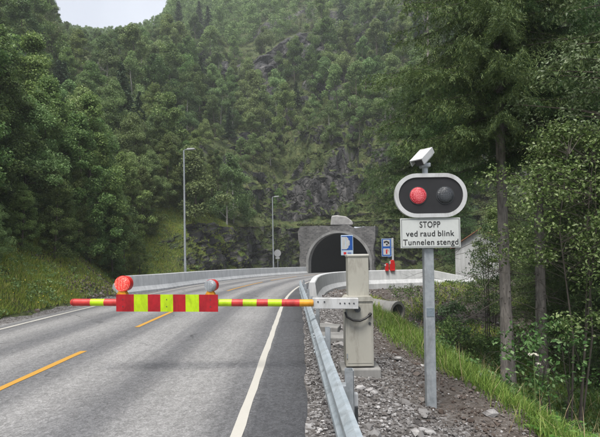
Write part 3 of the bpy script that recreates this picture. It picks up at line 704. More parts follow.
for p in cand:
    md = 2.7 + 0.009 * max(0, p[1] - 50)
    if min((math.hypot(p[0] - a_, p[1] - b_) for a_, b_, _ in spots), default=9) < 2.3: continue
    c = (int(p[0] // 4), int(p[1] // 4)); ok = True
    for dx in (-1, 0, 1):
        for dy in (-1, 0, 1):
            for q in grid.get((c[0] + dx, c[1] + dy), ()):
                if (q[0] - p[0]) ** 2 + (q[1] - p[1]) ** 2 < md * md: ok = False
    if ok: grid.setdefault(c, []).append(p); keep.append(p)
keep = np.array(keep); keep = keep[np.argsort(np.linalg.norm(keep - CW, axis=1))]
rh = np.random.default_rng(63); nb = ncf = 0; rest = []
for p in keep:
    con = rh.random() < 0.09; hs = 0.7 + 0.55 * rh.random(); hs *= float(np.clip(0.22 + (p[2] - PZ - 7) * 0.045, 0.22, 1.0)) if p[1] > 52 else 0.9
    fit = sky_fit(p[0], p[1], p[2], 10.2)
    if hs > fit: hs = fit * (0.75 + .25 * rh.random())
    if hs < .14: continue
    if con and ncf < 90:
        o = link('hillside_conifer', CMH[ncf % 2]); ncf += 1; tag(o, 'dark pointed conifer among the broadleaf trees on the mountainside', 'tree', 'conifers scattered over the mountainside')
    elif nb < 300:
        o = link('hillside_tree', HM[int(rh.integers(0, 4))]); nb += 1; tag(o, 'small green broadleaf tree in the forest on the steep mountainside', 'tree', 'broadleaf trees on the mountainside')
    else: rest.append((p, hs)); continue
    o.location = (p[0], p[1], p[2] - 0.15); o.rotation_euler = (rh.normal() * .05, rh.normal() * .05, rh.random() * 6.28); o.scale = (hs * (0.9 + .2 * rh.random()), hs * (0.9 + .2 * rh.random()), hs)
print('HILL', nb, ncf, len(rest))
if rest:   # the rest of the far wood reads as one mass
    Vs = []; Fs = []; b = 0; protos = []
    for sd_ in range(4):
        r = np.random.default_rng(70 + sd_); cc = crown_centers(r, 16, 2.4, 0.8, 8.4, low=.7); protos.append(leaf_blob(r, cc, 0.95 * np.ones(16), 110, 0.32, 0.7))
    for p, hs in rest:
        v, f = protos[int(rh.integers(0, 4))]; a_ = rh.random() * 6.28; ca, sa = math.cos(a_), math.sin(a_)
        Vs.append((v @ np.array([[ca, sa, 0], [-sa, ca, 0], [0, 0, 1]])) * hs + p); Fs.append(f + b); b += len(v)
    tag(link('far_forest', np_mesh('far_forest', np.vstack(Vs), np.vstack(Fs), [LEAF_H])), 'far wood of broadleaf trees covering the upper mountainside', 'forest', kind='stuff')

# ---- undergrowth and ledge plants on the mountain
vis2 = (px_ > -30) & (px_ < 630) & (py_ > -40) & (FC[..., 1] > 5)
wl = vis2 * (FN[..., 2] + FV > 0.38) * (FH > 0.6) * (FD > 0.1) * np.clip(0.5 + 1.3 * vnoise(FC * 0.35, 53) + 1.2 * FV, 0.03, 2.0) * (1 - .9 * FO) / (1 + (FC[..., 1] / 70) ** 2) * (FC[..., 1] > 24)
pum = (FC[..., 0] - PO[0]) * PR[0] + (FC[..., 1] - PO[1]) * PR[1]; wl = wl * ~((np.abs(pum + .3) < 6.2) & (FC[..., 2] - PZ < 6.7))
cp, cnn = scatter(9500, wl, 71); rr_ = np.random.default_rng(72)
VF = leaf_blob(rr_, cp + np.array([0, 0, 0.12]), 0.22 + 0.5 * rr_.random(len(cp)) ** 2, 42, 0.17, 0.5, 0.75)
tag(np_obj('ledge_undergrowth', VF, MOSS), 'low shrubs, ferns and moss growing over the rock ledges', 'undergrowth', kind='stuff')
# grass on the left bank
wg = (px_ > -60) & (px_ < 330) & (FC[..., 1] > 5) & (FC[..., 1] < 46) & (FH > 0.02) & (FH < 6.5) & (FN[..., 2] > 0.45)
wgt = wg * np.clip(0.9 + 0.9 * vnoise(FC * 0.8, 57), 0.12, 2) / (1 + (FC[..., 1] / 16) ** 2)
sel = (FC[..., 1] > 17.5) & (FC[..., 1] < 24) & (FH < 2.0); wgt = wgt * np.where(sel, 0.32, 1)
gp, gn = scatter(170000, wgt, 81); rg = np.random.default_rng(82); n = len(gp)
T = unit(np.stack([rg.normal(size=n) * .35, rg.normal(size=n) * .35, np.ones(n)], -1)); Nn = unit(np.cross(T, rg.normal(size=(n, 3))))
L = (0.07 + 0.16 * rg.random(n)) * (0.7 + 0.6 * (vnoise(gp * 0.9, 58) + 1) / 2)
tag(np_obj('bank_grass', cards(gp + T * L[:, None] * 0.45, T, Nn, L, 0.016 + 0.018 * rg.random(n)), GRASS_L), 'rough yellow-green grass and weeds on the left roadside bank', 'grass', kind='stuff')
fp, _ = scatter(700, wgt, 87); nf = len(fp); Nf = unit(rg.normal(size=(nf, 3)) * .5 + np.array([0, -.4, 1])); Tf = unit(np.cross(Nf, rg.normal(size=(nf, 3))))
tag(np_obj('wild_flowers', cards(fp + np.array([0, 0, .2]), Tf, Nf, .045 * np.ones(nf), .04 * np.ones(nf), .1), M_plain('yellow_petals', (.55, .42, .03), .7)), 'small yellow wild flowers dotted over the left bank', 'flowers', kind='stuff')
hp, _ = scatter(900, wgt, 88)
tag(np_obj('bank_herbs', leaf_blob(rg, hp + np.array([0, 0, .1]), .10 + .16 * rg.random(len(hp)), 40, .075, .7, .7), LEAF_H), 'leafy herbs and low weeds among the grass of the left bank', 'weeds', kind='stuff')
# brown earth and stones at the end of the left barrier
we = ((FC[..., 1] > 12) & (FC[..., 1] < 24.5) & (FH < 2.0) & (FD < 3)) * np.where(FC[..., 1] > 17.5, 1.0, 0.2)
ep, en = scatter(3500, we, 83)
def stones(P, size, r, mat, name):
    bm = bmesh.new(); bmesh.ops.create_icosphere(bm, subdivisions=1, radius=1.0); bv = np.array([v.co[:] for v in bm.verts]); bf = np.array([[v.index for v in f.verts] for f in bm.faces]); bm.free()
    n = len(P); q = r.normal(size=(n, 3, 3)); Q = np.linalg.qr(q)[0]; scl = size[:, None] * (0.55 + 0.75 * r.random((n, 3))) * np.array([1, 1, 0.75])
    jit = 1 + 0.22 * r.normal(size=(n, len(bv), 1)).clip(-1.3, 1.3)
    V = np.einsum('nij,nvj->nvi', Q, bv[None] * jit) * scl[:, None, :] + P[:, None, :]
    F = bf[None] + (np.arange(n) * len(bv))[:, None, None]
    return link(name, np_mesh(name, V.reshape(-1, 3), F.reshape(-1, 3), [mat]))
tag(stones(ep, 0.02 + 0.07 * rg.random(len(ep)) ** 2, rg, STONE_B, 'earth_rubble'), 'brown earth clods and stones spilling down at the end of the left barrier', 'rubble', kind='stuff')

# ------------------------------------------------------------------ right verge: gravel, grass
def band(n, y0, y1, u0, u1, r, pw=1.6):
    y = y0 + (y1 - y0) * r.random(n) ** pw; u = u0 + (u1 - u0) * r.random(n); x = xc(y) + u
    return x, y, gz(x, y)
rg2 = np.random.default_rng(91)
x, y, z = band(34000, 1.6, 18, 3.98, 6.5, rg2, 1.7); size = 0.004 + 0.018 * rg2.random(len(x)) ** 3.5 + 0.05 * (rg2.random(len(x)) > 0.985) * rg2.random(len(x))
x2, y2, z2 = band(5000, 14, 29, 4.3, 13, rg2, 1.0); size2 = 0.02 + 0.07 * rg2.random(len(x2)) ** 3
ug = x - xc(y); soilk = sstep(4.9, 6.0, ug + .45 * vnoise(np.stack([x, y * .7, 0 * x], -1), 71)); pick = rg2.random(len(x))
g_ = pick > soilk; e_ = (pick <= soilk * .93) & (rg2.random(len(x)) < .8)
g_ = g_ | ((pick > soilk * .93) & (pick <= soilk))
b2 = rg2.random(len(x2)) < .55
tag(stones(np.stack([np.r_[x[g_], x2[~b2]], np.r_[y[g_], y2[~b2]], np.r_[z[g_], z2[~b2]]], -1), np.r_[size[g_], size2[~b2]], rg2, STONE, 'verge_gravel'), 'loose grey gravel beside the guardrail', 'gravel', kind='stuff')
tag(stones(np.stack([np.r_[x[e_], x2[b2]], np.r_[y[e_], y2[b2]], np.r_[z[e_], z2[b2]]], -1), np.r_[size[e_], size2[b2]], rg2, STONE_B, 'earth_clods'), 'brown stony earth between the gravel and the ditch grass', 'rubble', kind='stuff')
for i in range(11):
    y = [3.6, 4.4, 5.0, 5.6, 7.4, 8.2, 9.6, 10.4, 12.5, 14.0, 16.0][i]; u = [5.3, 5.0, 6.0, 4.75, 5.5, 4.6, 5.0, 4.5, 5.2, 5.6, 6.5][i]; x = float(xc(y)) + u
    o = stones(np.array([[0, 0, 0.0]]), np.array([[.07, .055, .06, .05, .08, .10, .12, .14, .12, .14, .16][i]]), np.random.default_rng(200 + i), ROCKM, 'rock')
    o.location = (x, y, g1(x, y) + 0.02); tag(o, 'pale broken rock lying on the gravel verge behind the guardrail', 'rock', 'loose rocks on the gravel verge')
def blades(name, P, Lm, wid, mat, r, lean=.3):
    n = len(P); T = unit(np.stack([r.normal(size=n) * lean, r.normal(size=n) * lean, np.ones(n)], -1)); Nn = unit(np.cross(T, r.normal(size=(n, 3))))
    # two-joint bending blade
    L = Lm * (0.5 + 0.8 * r.random(n)); Bn = np.cross(T, Nn); W = wid * (0.7 + 0.6 * r.random(n))
    bend = unit(T * 0.75 + Nn * 0.5 * (0.4 + r.random((n, 1))) - np.array([0, 0, .12]))
    V = np.empty((n, 6, 3)); m_ = P + T * L[:, None] * 0.55; e_ = m_ + bend * L[:, None] * 0.5
    V[:, 0] = P - Bn * W[:, None] * .5; V[:, 1] = P + Bn * W[:, None] * .5; V[:, 2] = m_ + Bn * W[:, None] * .42; V[:, 3] = m_ - Bn * W[:, None] * .42
    V[:, 4] = e_ + Bn * W[:, None] * .06; V[:, 5] = e_ - Bn * W[:, None] * .06
    b = np.arange(n)[:, None] * 6; F = np.concatenate([b + np.array([[0, 1, 2, 3]]), b + np.array([[3, 2, 4, 5]])], 0)
    return link(name, np_mesh(name, V.reshape(-1, 3), F, [mat]))
x, y, z = band(100000, 3.2, 16, 5.7, 10.6, rg2, 1.5)
kk = ~((np.hypot(x - 3.6, y - 14.6) < 1.0)); x, y, z = x[kk], y[kk], z[kk]
k = (rg2.random(len(x)) < sstep(0, .5, x - xc(y) - np.clip(6.12 - .11 * (y - 4.6), 5.62, 6.15)) * np.clip(0.75 + 0.8 * vnoise(np.stack([x * 1.1, y * 1.1, 0 * x], -1), 7), 0.1, 1)); x, y, z = x[k], y[k], z[k]
tag(blades('ditch_grass', np.stack([x, y, z - .02], -1), 0.25 * (0.6 + 0.5 * (1 + vnoise(np.stack([x, y, 0 * x], -1) * .8, 8)) / 2 + 0.2), 0.009, GRASS, rg2), 'fresh green tall grass along the ditch edge right of the gravel', 'grass', kind='stuff')
x, y, z = band(9000, 15, 30, 5.8, 15, rg2, 1.0); k = vnoise(np.stack([x * .45, y * .45, 0 * x], -1), 9) > 0.15; x, y, z = x[k], y[k], z[k]
tag(blades('bank_weeds', np.stack([x, y, z], -1), 0.28 * np.ones(len(x)), 0.03, GRASS_L, rg2, .5), 'patchy weeds on the stony bank below the right barrier', 'weeds', kind='stuff')
x, y, z = band(420, 5, 16, 6.9, 10.5, rg2, 1.0)
tag(np_obj('ditch_herbs', leaf_blob(rg2, np.stack([x, y, z + .14], -1), .10 + .16 * rg2.random(len(x)), 44, .055, .7, .8), LEAF_N), 'leafy herbs and meadow plants mixed into the ditch grass', 'herbs', kind='stuff')
x, y, z = band(500, 3.5, 15, 6.0, 9.5, rg2, 1.3)
tag(blades('dry_stalks', np.stack([x, y, z], -1), .5 * np.ones(len(x)), .006, M_plain('dry_straw', (.30, .24, .13), .8, 0, .2), rg2, .25), 'dry straw-coloured stalks standing in the ditch grass', 'stalks', kind='stuff')
# forest floor cover on the right
x, y, z = band(1500, 5, 30, 8.5, 26, rg2, 1.3)
tag(np_obj('forest_floor_plants', leaf_blob(rg2, np.stack([x, y, z + .15], -1), 0.3 * np.ones(len(x)), 26, 0.10, .6, .6), LEAF_D), 'bilberry and low plants covering the forest floor on the right', 'undergrowth', kind='stuff')

# ------------------------------------------------------------------ tunnel portal
def arch_prof(r_, wall, n=28, w_=1.0):
    return [(-r_, -0.4)] + [(-r_ * math.cos(math.pi * i / n), wall + r_ * w_ * math.sin(math.pi * i / n)) for i in range(n + 1)] + [(r_, -0.4)]
por = empty('tunnel_portal', (PO[0], PO[1], PZ), 'grey stone tunnel portal with round arch opening in the rock face', 'tunnel', -TH)
inn = arch_prof(4.45, 1.15, 28, .96); n = len(inn)
out = []
for i, (x, z) in enumerate(inn):
    if i == 0: out.append((-5.5, -.4)); continue
    if i == n - 1: out.append((4.8, -.4)); continue
    a_ = math.atan2(z - 1.15, x); cx, sz = math.cos(a_), max(math.sin(a_), 0)
    tx = ((4.75 if cx > 0 else 5.5) + .2 * float(vnoise(np.array([z * 1.7, 0, 9.]), 6))) / max(abs(cx), 1e-6); top = 6.05 - .07 * x + 0.3 * float(vnoise(np.array([x * 1.1, 0, 3.]), 5)); tz_ = (top - 1.15) / max(sz, 1e-6); t_ = min(tx, tz_)
    out.append((cx * t_, 1.15 + sz * t_))
mb = MB(); y0, y1 = -0.28, 0.5
for i in range(n - 1):
    a0, a1, b0, b1 = inn[i], inn[i + 1], out[i], out[i + 1]
    mb.add([(a0[0], y0, a0[1]), (a1[0], y0, a1[1]), (b1[0], y0, b1[1]), (b0[0], y0, b0[1])], [(0, 1, 2, 3)])
    mb.add([(b0[0], y0, b0[1]), (b1[0], y0, b1[1]), (b1[0], y1 + .9, b1[1]), (b0[0], y1 + .9, b0[1])], [(0, 1, 2, 3)])
mb.build('masonry_face', BRICK, por)
mb = MB(); r_o = arch_prof(4.46, 1.15, 28, .96); r_i = arch_prof(4.12, 1.15, 28, .97)
mb.sweep([[(o_[0], -0.42, o_[1]), (o_[0], 0.6, o_[1]), (i_[0], 0.6, i_[1]), (i_[0], -0.42, i_[1])] for o_, i_ in zip(r_o, r_i)])
mb.build('arch_ring', RINGC, por)
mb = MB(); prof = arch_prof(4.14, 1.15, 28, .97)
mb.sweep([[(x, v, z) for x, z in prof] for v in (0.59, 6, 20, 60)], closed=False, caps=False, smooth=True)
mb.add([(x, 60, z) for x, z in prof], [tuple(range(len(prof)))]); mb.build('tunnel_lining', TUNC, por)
mb = MB()
for k in range(3): mb.box((0.2, 3 + 8 * k, 4.55), (0.3, 0.7, 0.16), bevel=.03)
mb.build('ceiling_luminaire', DGREY, por)
rp_ = np.random.default_rng(33); uu = -5.9 + 10.9 * rp_.random(110); uu = uu[np.abs(uu - .4) > 1.5]; cpt = np.array([[tun(u, v)[0], tun(u, v)[1], PZ + 6.2 - .05 * u] for u, v in zip(uu, -.15 + 1.2 * rp_.random(len(uu)))])
tag(np_obj('moss_tufts', leaf_blob(rp_, cpt, .16 + .2 * rp_.random(len(cpt)), 40, .16, .6, .6), MOSS), 'moss and small plants growing along the top of the portal wall', 'moss', kind='stuff')
# pale broken slab on top
mb = MB(); prof = [(-1.45, 0), (1.55, 0.0), (1.35, .55), (.6, 1.1), (-.6, 1.28), (-1.3, 1.2)]
mb.prism(prof, 0, 1.5); o = mb.build('rock_block', M_noise('pale_rock_face', [(0.3, (0.24, 0.235, 0.23)), (0.7, (0.46, 0.45, 0.44))], 1.5, 6, 0.85, 0.5, 8, 0, 0.05))
md = o.modifiers.new('b', 'BEVEL'); md.width = 0.12; md.segments = 2
p = tun(0.35, 0.2); o.location = (p[0], p[1], PZ + 6.15); o.rotation_euler = (0.1, 0.02, -0.1)
tag(o, 'pale angular rock block sitting on top of the tunnel portal', 'rock')

# ------------------------------------------------------------------ concrete barriers
def jersey(name, path, label, hh=0.85, end_taper=(0, 0), mat=None):
    path = [np.array(p, float) for p in path]; secs = []
    n = len(path)
    for i, p in enumerate(path):
        t = path[min(i + 1, n - 1)][:2] - path[max(i - 1, 0)][:2]; t /= np.linalg.norm(t); r_ = np.array([t[1], -t[0]])
        z = p[2]; h = hh * (p[3] if len(p) > 3 else 1)
        pr = [(-.30, -.25), (.30, -.25), (.30, .06), (.17, .28 * h / .85), (.115, h - .03), (.09, h), (-.09, h), (-.115, h - .03), (-.17, .28 * h / .85), (-.30, .06)]
        secs.append([(p[0] + r_[0] * a, p[1] + r_[1] * a, z + b_) for a, b_ in pr])
    mb = MB(); mb.sweep(secs); o = mb.build(name, mat or CONC); return tag(o, label, 'barrier')
path = []
for s_ in np.arange(20.6, 57.9, 0.5):
    u_ = -4.25 - 0.75 * (1 - float(sstep(20.6, 25, s_))); p = road_pt(s_, u_); path.append((p[0], p[1], float(zr(p[1])), 0.55 + 0.45 * float(sstep(20.4, 21.6, s_))))
jersey('concrete_barrier', path, 'long pale concrete barrier along the left side of the road to the tunnel')
ctrl = [(0.42, 16.2), (0.62, 18.2), (0.95, 20.8), (1.55, 23.3), (2.5, 25.3), (4.0, 26.5), (6.0, 27.1), (8.5, 27.6), (10.9, 28.0)]
path = []
from mathutils.geometry import interpolate_bezier
def catmull(P, n=8):
    P = [np.array(p, float) for p in P]; P = [2 * P[0] - P[1]] + P + [2 * P[-1] - P[-2]]; out = []
    for i in range(1, len(P) - 2):
        for t in np.linspace(0, 1, n, endpoint=False):
            out.append(0.5 * ((2 * P[i]) + (-P[i - 1] + P[i + 1]) * t + (2 * P[i - 1] - 5 * P[i] + 4 * P[i + 1] - P[i + 2]) * t * t + (-P[i - 1] + 3 * P[i] - 3 * P[i + 1] + P[i + 2]) * t ** 3))
    return out + [P[-2]]
cp_ = catmull(ctrl)
for i, p in enumerate(cp_):
    e = (len(cp_) - 1 - i) / 10.0; path.append((p[0], p[1], float(zr(p[1])) - 0.05, (0.25 + 0.75 * min(1, e)) * (0.86 + 0.14 * min(1, i / 8))))
jersey('concrete_barrier', path, 'curved pale concrete barrier bending away to the right of the guardrail')

# ------------------------------------------------------------------ guardrail
gr = empty('guardrail', (0.25, 6, 0), 'galvanised W-beam steel guardrail along the right edge of the road', 'guardrail')
def rl(y): return 0.30 - 0.022 * (y - 3) + (0.0 if y < 14 else (xc(y) - xc(14)))
ys = np.arange(-2.0, 16.6, 0.5)
W = [(-.012, .155), (-.035, .15), (-.08, .115), (-.08, .07), (-.012, .025), (-.012, -.025), (-.08, -.07), (-.08, -.115), (-.035, -.15), (-.012, -.155)]
prof = [(a, b) for a, b in W] + [(a + .006, b) for a, b in reversed(W)]
mb = MB(); mb.sweep([[(float(rl(y)) + a - 0.25, y - 6, 0.6 + b + float(zr(y))) for a, b in prof] for y in ys])
ro = mb.build('rail', GALV, gr)
for y in np.arange(-0.5, 16, 2.0):
    if y > 0:
        pass
    mb = MB(); x = float(rl(y)) - 0.25 + 0.075; top = 0.79
    mb.box((x + .035, y - 6, top / 2 - .12), (.006, .10, top + .24)); mb.box((x + .005, y - 6 - .047, top / 2 - .12), (.06, .006, top + .24)); mb.box((x + .005, y - 6 + .047, top / 2 - .12), (.06, .006, top + .24))
    mb.box((x - .04, y - 6, .6), (.07, .09, .16), bevel=.008)
    mb.build('post', GALVPOST, gr)
bm_ = None
for y in np.arange(1.5, 16, 4.0):
    for dz in (.09, -.09):
        for dy in (-.1, .1):
            lo_ = (float(rl(y)) - .25 - .082, y - 6 + dy, .6 + dz)
            if bm_ is None:
                mb = MB(); mb.tube([(0, 0, 0), (-.014, 0, 0)], [.016, .012], 8); bm_ = mb.build('bolt', GALVPOST, gr); bm_.location = lo_
            else: b_ = bm_.copy(); C.objects.link(b_); b_.location = lo_
# white tipped marker post behind the rail
mk = empty('marker_post', (0.41, 3.55, g1(.41, 3.55)), 'short grey marker post with white top standing behind the guardrail', 'marker post')
mb = MB(); mb.box((0, 0, .25), (.06, .04, .52), bevel=.006); mb.build('stake', DGREY, mk)
mb = MB(); mb.box((0, 0, .565), (.066, .045, .11), bevel=.012); mb.build('cap', WHITEM, mk)

# ------------------------------------------------------------------ boom barrier
bx, by = 0.855, 6.72; bz = g1(bx, by)
bb = empty('boom_barrier', (bx, by, bz), 'beige road barrier machine with closed red and yellow boom across the lane', 'barrier')
mb = MB(); mb.box((0.01, 0, 0.0), (.58, .48, .20), bevel=.02); mb.build('plinth', CONC_D, bb)
mb = MB(); mb.box((0, 0, .60), (.41, .36, .96), bevel=.012)
mb.prism([(-.222, 1.075), (.222, 1.075), (.222, 1.10), (.18, 1.145), (-.18, 1.145), (-.222, 1.10)], -.195, .195)
cab = mb.build('cabinet', [CABM], bb)
mb = MB(); mb.box((0, -.182, .60), (.36, .006, .86), bevel=.002); d = mb.build('door', CABM, bb)
mb = MB(); mb.tube([(.15, -.184, .75), (.15, -.196, .75)], .020, 14); mb.build('lock', DGREY, d)
for zz in (.28, .92):
    mb = MB(); mb.tube([(-.188, -.19, zz - .035), (-.188, -.19, zz + .035)], .009, 8); mb.build('hinge', GALVPOST, d)
mb = MB(); mb.box((0.01, .06, 1.43), (.312, .29, .60), bevel=.01)
uc = mb.build('upper_cabinet', CABM, bb)
mb = MB(); mb.box((0.01, .06, 1.745), (.336, .315, .045), bevel=.018, seg=3); mb.build('lid', CABT, uc)
# arm
Xl = lambda X: X - bx
yf = -0.30; zt = lambda X: (1.055 - 0.0183 * (X + 3.28)) - bz
ext = [(72, REDT), (90.5, YGR), (104, REDT), (117.3, None), (218, YGR), (231.7, REDT), (243, YGR), (256.7, REDT), (268, YGR), (281.7, REDT), (299.6, ORNG), (313.5, None)]
wx = lambda px: -3.28 + (px - 72) * (0.82 + 3.28) / (358 - 72)
mb = MB(); mats = [REDT, YGR, ORNG, DGREY]
for (p0, m0), (p1, _) in zip(ext[:-1], ext[1:]):
    mi = 0 if m0 is REDT else 1 if m0 is YGR else 2 if m0 is ORNG else 3
    a_, b_ = wx(p0), wx(p1); mb.tube([(Xl(a_), yf, zt(a_)), (Xl(b_), yf, zt(b_))], .052, 20, mi, caps=(p0 == 72))
boom = mb.build('boom', mats, bb)
mb = MB(); mb.tube([(Xl(wx(72)) - .02, yf, zt(wx(72))), (Xl(wx(72)) + .015, yf, zt(wx(72)))], [.042, .056], 20); mb.build('end_cap', REDT, boom)
mb = MB()
a_, b_ = wx(312.5), wx(358.5); c_ = (a_ + b_) / 2
mb.box((Xl(c_), yf + .02, zt(c_) - .005), (b_ - a_, .10, .155), bevel=.008, rot=Euler((0, .0183, 0)))
br = mb.build('bracket', WHITEM, bb)
mb = MB()
for q, rr in ((.12, .012), (.26, .012), (.60, .011), (.70, .011), (.80, .011), (.90, .011)):
    x = lerp(a_, b_, q); mb.tube([(Xl(x), yf - .026, zt(x) + (.0 if q > .5 else .02)), (Xl(x), yf - .036, zt(x) + (.0 if q > .5 else .02))], rr, 10)
mb.build('bolts', DGREY, br)
mb = MB(); mb.tube([(-.03, yf + .06, .965), (-.03, -.15, .965)], .045, 16); mb.build('pivot', DGREY, bb)
mb = MB(); mb.tube([(-.215, -.25, .93), (-.19, -.255, .86), (-.10, -.26, .81), (.0, -.255, .80), (.08, -.24, .83), (.14, -.22, .87)], .016, 8); mb.tube([(.14, -.22, .87), (.165, -.195, .895)], .024, 10)
mb.build('cable', BLACKP, bb)
# striped board
bw = [(117.3, 135, 0), (135, 148.7, 1), (148.7, 161.3, 0), (161.3, 173.8, 1), (173.8, 186.3, 0), (186.3, 199.6, 1), (199.6, 218.5, 0)]
mb = MB(); x0, x1 = wx(117.3), wx(218.5); zc = zt((x0 + x1) / 2); tilt = -0.0183
for p0, p1, mi in bw:
    a_, b_ = wx(p0), wx(p1); za, zb = zt(a_), zt(b_); hh = .122
    mb.add([(Xl(a_), yf - .065, za - hh), (Xl(b_), yf - .065, zb - hh), (Xl(b_), yf - .065, zb + hh), (Xl(a_), yf - .065, za + hh),
            (Xl(a_), yf - .055, za - hh), (Xl(b_), yf - .055, zb - hh), (Xl(b_), yf - .055, zb + hh), (Xl(a_), yf - .055, za + hh)],
           [(0, 1, 2, 3), (7, 6, 5, 4), (0, 4, 5, 1), (3, 2, 6, 7)] + ([(0, 3, 7, 4)] if p0 == 117.3 else []) + ([(1, 5, 6, 2)] if p1 == 218.5 else []), mi)
bd = mb.build('striped_board', [REDR, YGR], bb)
mb = MB()
for p_ in (124, 167.5, 211):
    for dz in (-.05, .05): x = wx(p_); mb.tube([(Xl(x), yf - .066, zt(x) + dz), (Xl(x), yf - .070, zt(x) + dz)], .008, 8)
mb.build('rivets', DGREY, bd)
def warn_lamp(px, zpx_c, rad, lens, lit, side):
    x = Xl(wx(px)); zc = zt(wx(px)) + .122
    lab = 'lit red round warning lamp' if lit else 'unlit grey round warning lamp'
    mb = MB(); cz = zc + rad + .035
    mb.tube([(x + .012, yf - .01, cz), (x + .03, yf + .075, cz), (x + .034, yf + .085, cz)], [rad, rad * .95, rad * .5], 28)
    mb.tube([(x + .010, yf - .025, cz), (x + .012, yf - .01, cz)], [rad * 1.02, rad * 1.02], 28)
    h = mb.build('warning_lamp', REDPL, bb); h['label'] = lab
    mb = MB(); mb.tube([(x, yf - .075, cz), (x + .004, yf - .065, cz), (x + .010, yf - .02, cz)], [rad * .6, rad * .93, rad * .96], 28)
    mb.build('lens', lens, h, 60)
    mb = MB(); mb.prism([(x - .07, zc - .005), (x + .07, zc - .005), (x + .035, zc + .055), (x - .035, zc + .055)], yf - .055, yf + .05); mb.build('lamp_mount', ORNG, h)
warn_lamp(122.2, 0, .114, LENS_LIT, True, 1); warn_lamp(210.3, 0, .09, LENS_OFF, False, 1)

# ------------------------------------------------------------------ warning signal post
sx_, sy_ = 1.54, 5.34; sz_ = g1(sx_, sy_)
sg = empty('warning_signal', (sx_, sy_, sz_), 'tall steel post with red flashing stop signal, text sign and camera in the gravel', 'traffic signal')
mb = MB(); mb.box((0, 0.02, 1.2), (.118, .10, 2.75), bevel=.012); mb.build('post', GALVPOST, sg)
mb = MB(); mb.box((0, -.033, 1.12), (.09, .004, .10)); mb.build('sticker', M_plain('faded_grey_sticker', (.16, .20, .23), .6, 0, .3, 60), sg)
def stadium(cx, cz, hw, hh, n=20):
    return [(cx + hw - hh + hh * math.cos(t), cz + hh * math.sin(t)) for t in np.linspace(-math.pi / 2, math.pi / 2, n)] + [(cx - hw + hh + hh * math.cos(t), cz + hh * math.sin(t)) for t in np.linspace(math.pi / 2, 1.5 * math.pi, n)]
gc = 2.37 - sz_
mb = MB(); mb.prism(stadium(.02, gc, .395, .242), -.075, -.045); bdo = mb.build('signal_board', BLACKM, sg)
o_, i_ = stadium(.02, gc, .43, .262), stadium(.02, gc, .382, .215); n = len(o_); mb = MB()
mb.sweep([[(a[0], -.088, a[1]), (a[0], -.04, a[1]), (b[0], -.04, b[1]), (b[0], -.088, b[1])] for a, b in zip(o_ + o_[:1], i_ + i_[:1])], caps=False)
mb.build('border', WHITEM, bdo)
def lens_part(x, mat, lab):
    mb = MB(); mb.tube([(0, -.03, 0), (0, -.026, 0), (0, -.012, 0), (0, 0, 0)], [.03, .075, .098, .10], 30)
    o = mb.build('signal_lens', mat, bdo, 60); o.location = (x, -.076, gc); o['label'] = lab
    mb = MB(); mb.tube([(0, -.006, 0), (0, 0.001, 0)], .106, 30); mb.build('rim', DGREY, o)
lens_part(-.13, LENS_R, 'red signal lens'); lens_part(.19, LENS_G, 'dark grey unlit signal lens')
mb = MB(); mb.box((0.01, -.065, 1.925 - sz_), (.712, .012, .355), bevel=.004); pl = mb.build('text_sign', PANELW, sg)
mb = MB(); prof = [(-.343, -.165), (.343, -.165), (.343, .165), (-.343, .165)]; pi = [(x * .985, z * .972) for x, z in prof]
for i in range(4):
    j = (i + 1) % 4; mb.add([(prof[i][0] + .01, -.0725, prof[i][1] + 1.925 - sz_), (prof[j][0] + .01, -.0725, prof[j][1] + 1.925 - sz_), (pi[j][0] + .01, -.0725, pi[j][1] + 1.925 - sz_), (pi[i][0] + .01, -.0725, pi[i][1] + 1.925 - sz_)], [(0, 1, 2, 3)])
mb.build('border_line', DGREY, pl)
def lettering(name, txt, width, cap, x, y, z, mat, parent):
    ws = []
    for wd_ in txt.split():
        cu = bpy.data.curves.new(name, 'FONT'); cu.body = wd_; cu.size = 1; cu.space_character = 1.08; cu.offset = 0.012
        o = bpy.data.objects.new(name, cu); C.objects.link(o); bpy.context.view_layer.update()
        me = bpy.data.meshes.new_from_object(o.evaluated_get(bpy.context.evaluated_depsgraph_get())); bpy.data.objects.remove(o)
        v = np.array([q.co[:] for q in me.vertices]); ws.append((me, v[:, 0].min(), v[:, 0].max()))
    tot = sum(b_ - a_ for _, a_, b_ in ws) + .36 * (len(ws) - 1); fx = width / tot; fz = cap / 0.69; cur = -width / 2
    for me, a_, b_ in ws:
        for q in me.vertices: q.co = ((q.co[0] - a_) * fx, 0, q.co[1] * fz)
        me.materials.clear(); me.materials.append(mat); t = link(name, me, parent); t.location = (x + cur, y, z); cur += (b_ - a_ + .36) * fx
cz = 1.925 - sz_
lettering('lettering', 'STOPP', .245, .070, .005, -.0735, cz + .066, INK, pl)
lettering('lettering', 'ved raud blink', .575, .066, .005, -.0735, cz - .038, INK, pl)
lettering('lettering', 'Tunnelen stengd', .655, .066, .01, -.0735, cz - .140, INK, pl)
